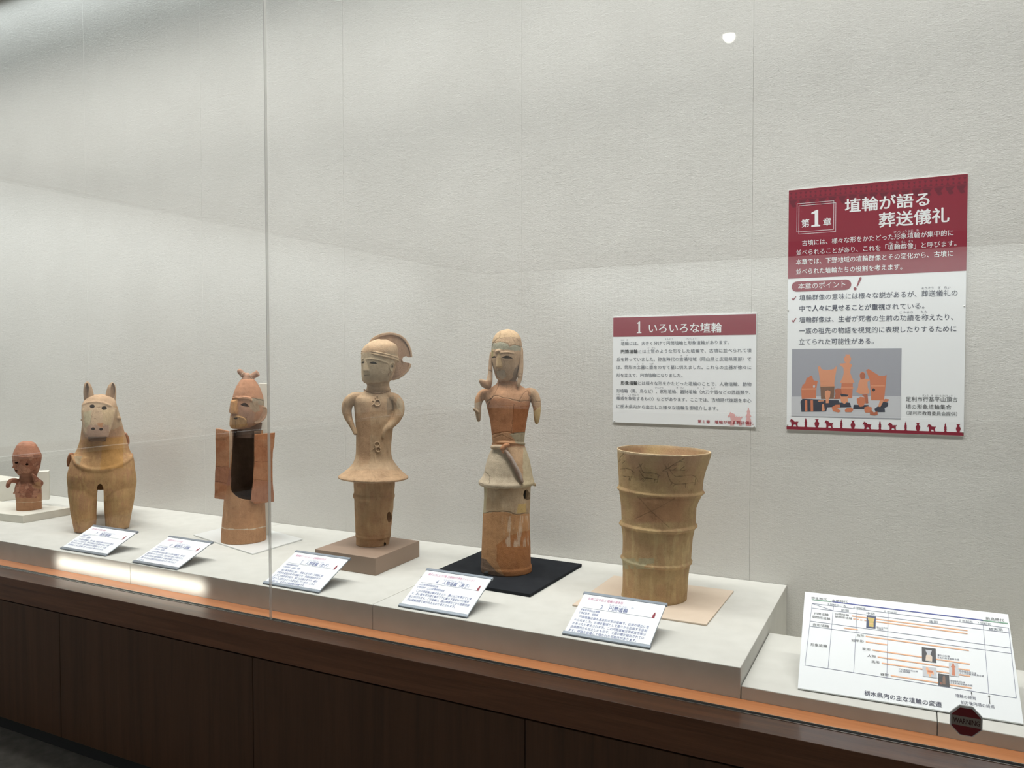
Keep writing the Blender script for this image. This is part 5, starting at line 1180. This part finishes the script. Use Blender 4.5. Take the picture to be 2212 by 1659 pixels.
# ---- 8: small bust ----------------------------------------------------------------
P1c = np.array(onZ(49, 1127.9, zb)[:2]); 
q = [np.array(onZ(-110, 1098, zb+0.040)[:2]), np.array(onZ(49, 1114, zb+0.040)[:2]), np.array(onZ(152, 1096.5, zb+0.040)[:2])]; q.append(q[0]+q[2]-q[1])
V, F = slab_poly(q, zb+0.0002, zb+0.040, 0.0012)
props(mesh_obj('display_board', V, F, M_CREAM, origin=(*((q[0]+q[2])/2), zb)), 'thick white board under the small red-brown bust at far left', 'board')
Z8 = zc(0, 990, 11.06)
f = Fig('bust_haniwa', 'small patched red-brown clay bust with tall rounded head, at far left', 'clay figure', 660, 1262, zb+0.0401, 0.062, Z8)
BU = (0.36, 0.16, 0.10)
z1 = lambda X, Y: (X/3.606*11.06, (780+Y/3.606-990)*11.06)
def S1(Y, xl, xr, dr, v=0): a = z1(xl, Y); b = z1(xr, Y); return (a[1], a[0], b[0], dr, v)
f.loft([(None, 392, 1000, 0.9, 0, 1225), (1200, 388, 1000, 0.9), (1050, 378, 1002, 0.9), (900, 362, 1000, 0.85), (760, 345, 996, 0.8), (650, 365, 985, 0.72), (580, 400, 955, 0.62), (530, 440, 920, 0.6), (480, 458, 890, 0.75), (430, 462, 885, 0.9)], n=80, e=2.2)
f.loft([S1(905, 165, 285, 0.8), S1(885, 140, 290, 0.95), S1(860, 118, 300, 1.0), S1(830, 106, 312, 1.0), S1(790, 97, 320, 1.0), S1(750, 94, 325, 1.0), S1(725, 98, 324, 1.0), S1(690, 112, 306, 1.0), S1(655, 130, 288, 1.0), S1(635, 150, 270, 0.95), S1(625, 175, 245, 0.9)], n=70, e=2.2)
f.tpx([(455, 560), (350, 530), (260, 540), (205, 600), (185, 670)], [60, 62, 55, 48, 42]); f.tpx([(940, 600, 0), (900, 560, -0.03), (840, 480, -0.045), (790, 410, -0.05), (770, 390, -0.05)], [90, 75, 55, 38, 26])
f.freeze()
a, na = f.hit(*z1(112, 800)); 
f.hull([f.hit(*z1(112, 790))[0], f.hit(*z1(100, 832))[0], f.hit(*z1(126, 832))[0], a+na*0.006, f.hit(*z1(112, 828))[0]+f.hit(*z1(112, 828))[1]*0.012])
f.tsurf([z1(93, 742), z1(150, 748), z1(240, 746), z1(322, 738)], [11, 11, 11, 11], 0); f.tsurf([(320, 850), (335, 820), (350, 800)], [10, 18, 14], 0)
f.freeze(); cav = f.ellipsoid(f.P(*z1(205, 800)), 0.032, 0.032, 0.035)
cuts = [f.cutter(circ(*z1(128, 792), 42, 24), 0.02, 0.04), f.cutter(circ(*z1(210, 804), 36, 26), 0.02, 0.04), f.cutter(circ(*z1(125, 853), 36, 18), 0.02, 0.04)]
f.build('body', BU, 0.0023, 3, cuts=cuts, cavity=cav, amp=0.0006, cracks=[KM([(600, 590), (680, 615), (760, 600)], 8, 0.001, 0.4, 5), KM([(540, 800), (600, 750), (680, 740), (720, 780)], 9, 0.001, 0.5, 6), KM([(720, 770), (800, 830), (980, 820)], 8, 0.001, 0.4, 6)],
    paint=[(lambda X, Y, co, fr: cells(co, 42, 1)[0] > 0.55, (0.44, 0.22, 0.145)), (lambda X, Y, co, fr: cells(co, 42, 1)[0] < 0.28, (0.29, 0.12, 0.075)), (lambda X, Y, co, fr: (cells(co, 42, 1)[1] < 0.07)*0.5, (0.2, 0.09, 0.06)), ([(340, 930), (860, 950), (900, 870), (1010, 830), (1010, 1300), (340, 1300)], (0.44, 0.235, 0.13)), ([(870, 560), (960, 560), (1000, 730), (900, 740), (780, 660)], (0.45, 0.255, 0.14)),
           ([z1(115, 640), z1(205, 615), z1(300, 650), z1(318, 730), z1(98, 728)], (0.43, 0.195, 0.12)), ([z1(150, 880), z1(250, 870), z1(280, 940), z1(160, 960)], (0.27, 0.125, 0.08)),
           (lambda X, Y, co, fr: (distline(X, Y, [(370, 1045), (600, 1056), (850, 1045), (1000, 1022)]) < 7) & fr, (0.62, 0.46, 0.32))])
V, F = box_vf((-0.030, -0.030, zb+0.0401), (0.030, 0.030, onY(97, 1018, 2.86)[2]), 0.001); ang = math.radians(-38)
cc = (onY(94, 1060, 2.86)[0], 2.86)
V = [(cc[0]+v[0]*math.cos(ang)-v[1]*math.sin(ang), cc[1]+v[0]*math.sin(ang)+v[1]*math.cos(ang), v[2]) for v in V]
props(mesh_obj('support_post', V, F, M_CREAM, origin=(cc[0], cc[1], zb+0.0401)), 'short cream square post behind the small red-brown bust', 'support post')
d_ = ray(0, 1039.5); tq = -4.90/d_[0]; hb = (CAM+d_*tq)[2]
V, F = box_vf((-5.45, 2.40, zb+0.0002), (-4.90, 2.98, hb), 0.002)
props(mesh_obj('display_block', V, F, M_CREAM, origin=(-5.0, 2.9, zb)), 'low cream block at the far left edge behind the bust', 'display block')

# ---- 7: horse ----------------------------------------------------------------------
Z7 = zc(0, 780, 3.606)
f = Fig('horse_haniwa', 'ochre clay horse with open ears, facing the glass', 'clay figure', 790, 1345, zb+0.0022, 0.105, Z7)
HO = (0.49, 0.285, 0.135); HT = (0.53, 0.37, 0.235)
f.C = f.C; 
# front legs, chest, neck
f.loft([(None, 578, 745, 1.0, 0, 1320), (1300, 570, 750, 1.0), (1200, 552, 754, 1.03), (1100, 537, 757, 1.04, -0.002), (1040, 529, 760, 1.02, 0.000), (990, 525, 765, 1.0, 0.008), (945, 530, 770, 0.95, 0.022), (900, 552, 766, 0.85, 0.035)], n=56, voff=0.0)
f.loft([(None, 822, 1004, 1.0, 0, 1310), (1290, 820, 1008, 1.0), (1200, 815, 1022, 1.03), (1100, 806, 1042, 1.04, -0.002), (1040, 802, 1052, 1.02, 0.000), (990, 800, 1057, 1.0, 0.008), (945, 800, 1054, 0.95, 0.022), (900, 804, 1036, 0.85, 0.035)], n=56)
f.loft([(1120, 600, 990, 0.28, 0.02), (1080, 560, 1025, 0.42, 0.02), (1040, 542, 1044, 0.53, 0.022), (995, 526, 1056, 0.63, 0.027), (950, 519, 1065, 0.70, 0.03), (900, 518, 1063, 0.74, 0.03), (850, 530, 1056, 0.74, 0.03), (800, 543, 1050, 0.72, 0.03), (750, 560, 1040, 0.70, 0.04), (720, 590, 1020, 0.6, 0.045)], n=90, e=2.8)
f.loft([(860, 560, 1030, 0.6, 0.04), (800, 552, 1042, 0.68, 0.035), (750, 560, 1040, 0.70, 0.04), (710, 590, 1018, 0.68, 0.05), (660, 610, 1002, 0.66, 0.05), (600, 624, 985, 0.64, 0.05), (540, 632, 968, 0.64, 0.04), (480, 640, 950, 0.66, 0.03), (430, 645, 938, 0.68, 0.02), (380, 650, 922, 0.7, 0.015), (330, 662, 905, 0.7, 0.01), (285, 690, 870, 0.65, 0.01), (262, 730, 830, 0.6, 0.01)], n=90, e=2.2)
# barrel of the body, going back
cb = f.W(f.uz(800, 850)[0], 0.30, f.uz(800, 850)[1]); R = []
bd = []
for k, (dv, hu, hz, dz) in enumerate([(-0.22, 0.085, 0.075, 0.0), (-0.15, 0.115, 0.095, 0.0), (0.0, 0.122, 0.105, 0.005), (0.12, 0.122, 0.11, 0.01), (0.2, 0.105, 0.095, 0.008), (0.235, 0.06, 0.06, 0.0)]):
    R.append([cb+f.ev*dv+np.array([0, 0, dz])+f.eu*(hu*math.cos(a)-0.015)+np.array([0, 0, hz*math.sin(a)]) for a in [2*math.pi*i/48 for i in range(48)]])
f.rings(R)
for ux in (-0.072, 0.055):
    R = []
    for z, r_ in ((f.C[2], 0.036), (f.C[2]+0.08, 0.042), (f.C[2]+0.18, 0.05), (cb[2]-0.01, 0.055)):
        R.append([np.array([*(cb+f.ev*0.14+f.eu*ux)[:2], z])+f.eu*r_*math.cos(a)+f.ev*r_*math.sin(a) for a in [2*math.pi*i/32 for i in range(32)]])
    f.rings(R)
# head: flat face plate with muzzle
f.freeze()
hv = -0.060
f.loft([(585, 668, 835, 0.55, hv), (572, 655, 846, 0.62, hv), (550, 652, 852, 0.7, hv+0.002), (500, 642, 872, 0.7, hv+0.008), (440, 636, 892, 0.66, hv+0.018), (390, 634, 904, 0.62, hv+0.028), (350, 638, 908, 0.58, hv+0.036), (315, 650, 903, 0.55, hv+0.042), (285, 682, 880, 0.5, hv+0.046), (268, 720, 838, 0.45, hv+0.048)], n=80, e=2.6)
f.loft([(624, 716, 798, 0.5, -0.040), (610, 696, 818, 0.62, -0.046), (594, 686, 828, 0.62, -0.046), (580, 690, 824, 0.5, -0.040)], n=40)
# bridle band and cheek knobs, forelock
f.freeze()
f.tsurf([(640, 345), (680, 325), (740, 318), (800, 326), (860, 348), (908, 372)], [9, 9, 9, 9, 9, 8], -1, n=10)
f.tpx([(930, 446, -0.01), (932, 447, -0.016)], [16, 14]); f.tpx([(640, 455, -0.01), (634, 458, -0.016)], [10, 9])
f.tsurf([(765, 275), (778, 264), (795, 262), (806, 275)], [7, 8, 8, 6], 0)
# edge ridge of the face plate
f.tsurf([(648, 380), (645, 450), (656, 530), (672, 565)], [6, 6, 6, 6], 1); f.tsurf([(890, 390), (882, 450), (858, 520), (845, 556)], [6, 6, 6, 6], 1)
# breast collar band
f.freeze()
f.tsurf([(562, 735), (578, 775), (620, 815), (680, 842), (740, 852), (800, 852), (880, 835), (960, 800), (1010, 760), (1028, 730)], [11]*10, 2, n=10)
f.tsurf([(572, 760), (600, 802), (660, 835), (740, 848), (820, 846), (900, 826), (980, 785), (1020, 748)], [20]*8, -6, n=10)
f.freeze()
cav = f.ellipsoid(f.P(772, 430, hv+0.025), 0.028, 0.020, 0.05)
arch = [(752, 1200), (755, 1100), (755, 1000), (757, 962), (766, 944), (780, 938), (794, 946), (804, 970), (808, 1050), (812, 1200)]
ap = []
for vv in (-0.2, 0.105):
    for p in arch: u, z = f.uz(*p); ap.append(f.W(u, vv, z))
na_ = len(arch)
cuts = [(ap, [list(range(na_)), [na_+i for i in range(na_)][::-1]]+[[(i+1) % na_, i, na_+i, na_+(i+1) % na_] for i in range(na_)]), f.cutter(circ(718, 352, 20, 15, 16, 0.2), 0.03, 0.04), f.cutter(circ(812, 366, 21, 15), 0.03, 0.04), f.cutter(circ(725, 527, 15, 11), 0.03, 0.03), f.cutter(circ(788, 531, 14, 11), 0.03, 0.03)]
f.build('body', HO, 0.0030, 16, cuts=cuts, cavity=cav, amp=0.0006, col2=(0.475, 0.265, 0.14), nscale=25, cracks=[KM([(728, 385), (715, 430), (700, 470), (708, 500)], 2.2), KM([(735, 362), (800, 360)], 1.6), KM([(745, 400), (790, 392)], 1.4, 0.001, 0.4), KM([(800, 400), (830, 450), (820, 510)], 1.4, 0.001, 0.3), KM([(738, 448), (748, 452)], 3)],
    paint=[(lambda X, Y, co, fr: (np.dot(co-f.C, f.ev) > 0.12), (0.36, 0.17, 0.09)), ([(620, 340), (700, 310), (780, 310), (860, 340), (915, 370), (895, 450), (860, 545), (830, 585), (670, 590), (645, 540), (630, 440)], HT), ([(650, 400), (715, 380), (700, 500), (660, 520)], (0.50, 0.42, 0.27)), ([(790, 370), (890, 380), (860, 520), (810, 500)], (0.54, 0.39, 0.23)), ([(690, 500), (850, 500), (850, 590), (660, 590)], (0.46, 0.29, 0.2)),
           ([(755, 488), (805, 480), (800, 515), (770, 515)], (0.50, 0.24, 0.11)), ([(640, 250), (920, 250), (920, 360), (860, 340), (780, 322), (700, 325), (640, 345)], (0.49, 0.32, 0.195)), ([(895, 380), (960, 380), (960, 500), (870, 540)], (0.47, 0.32, 0.19)),
           (lambda X, Y, co, fr: soft(fbm(co*np.array([1, 1, 0.12]), 130, 17), 0.5, 0.62)*(Y > 600)*0.8, (0.54, 0.34, 0.16)), (lambda X, Y, co, fr: soft(fbm(co, 12, 27), 0.5, 0.68)*(Y > 860)*0.6, (0.42, 0.27, 0.12)), ([(575, 740), (640, 740), (620, 810), (590, 790)], (0.38, 0.28, 0.17)), ([(800, 600), (960, 590), (960, 830), (780, 850)], (0.50, 0.27, 0.095)), (lambda X, Y, co, fr: inpoly(X, Y, [(684, 589), (834, 589), (822, 628), (694, 628)]), (0.16, 0.10, 0.065))])  # last patch: shade of the jaw recess under the muzzle, painted in dark
# ears: hollow half-tubes
def ear(base, tip, w, turn, mouth):
    xb, ybm = base; xt, yt = tip
    f.loft([(ybm+14, xb-w*0.95, xb+w*0.95, 0.8, 0.0), (ybm-10, xb-w, xb+w, 0.85, 0.0), (ybm-60, xb+(xt-xb)*0.4-w*0.98, xb+(xt-xb)*0.4+w*0.95, 0.85, 0.0), (ybm-105, xb+(xt-xb)*0.7-w*0.78, xb+(xt-xb)*0.7+w*0.75, 0.8, 0.0), (yt+14, xt-w*0.5, xt+w*0.5, 0.7, 0.0), (yt, xt-w*0.16, xt+w*0.16, 0.6, 0.0)], n=40)
    f.freeze(); c_ = f.cutter(mouth, 0.03, 0.020); f.build('ear', (0.45, 0.30, 0.185), 0.0022, 2, cuts=[c_], amp=0.0003)
ear((694, 302), (680, 158), 41, 0, [(662, 285), (660, 240), (664, 200), (674, 172), (685, 175), (692, 205), (690, 245), (680, 285), (668, 298)])
ear((862, 307), (873, 164), 42, 0, [(865, 275), (861, 235), (864, 200), (873, 172), (885, 174), (896, 200), (898, 235), (892, 272), (880, 288)])
# breast ornament at the side
f.tpx([(556, 735, 0.05), (540, 775, 0.06), (532, 815, 0.06)], [22, 20, 10]); f.build('saddle_flap', (0.38, 0.17, 0.09), 0.003, 2, amp=0.0005)
f.tpx([(975, 570, 0.10), (992, 605, 0.11), (998, 640, 0.11)], [16, 16, 12])
f.build('saddle_flap', (0.38, 0.17, 0.09), 0.003, 2, amp=0.0005)
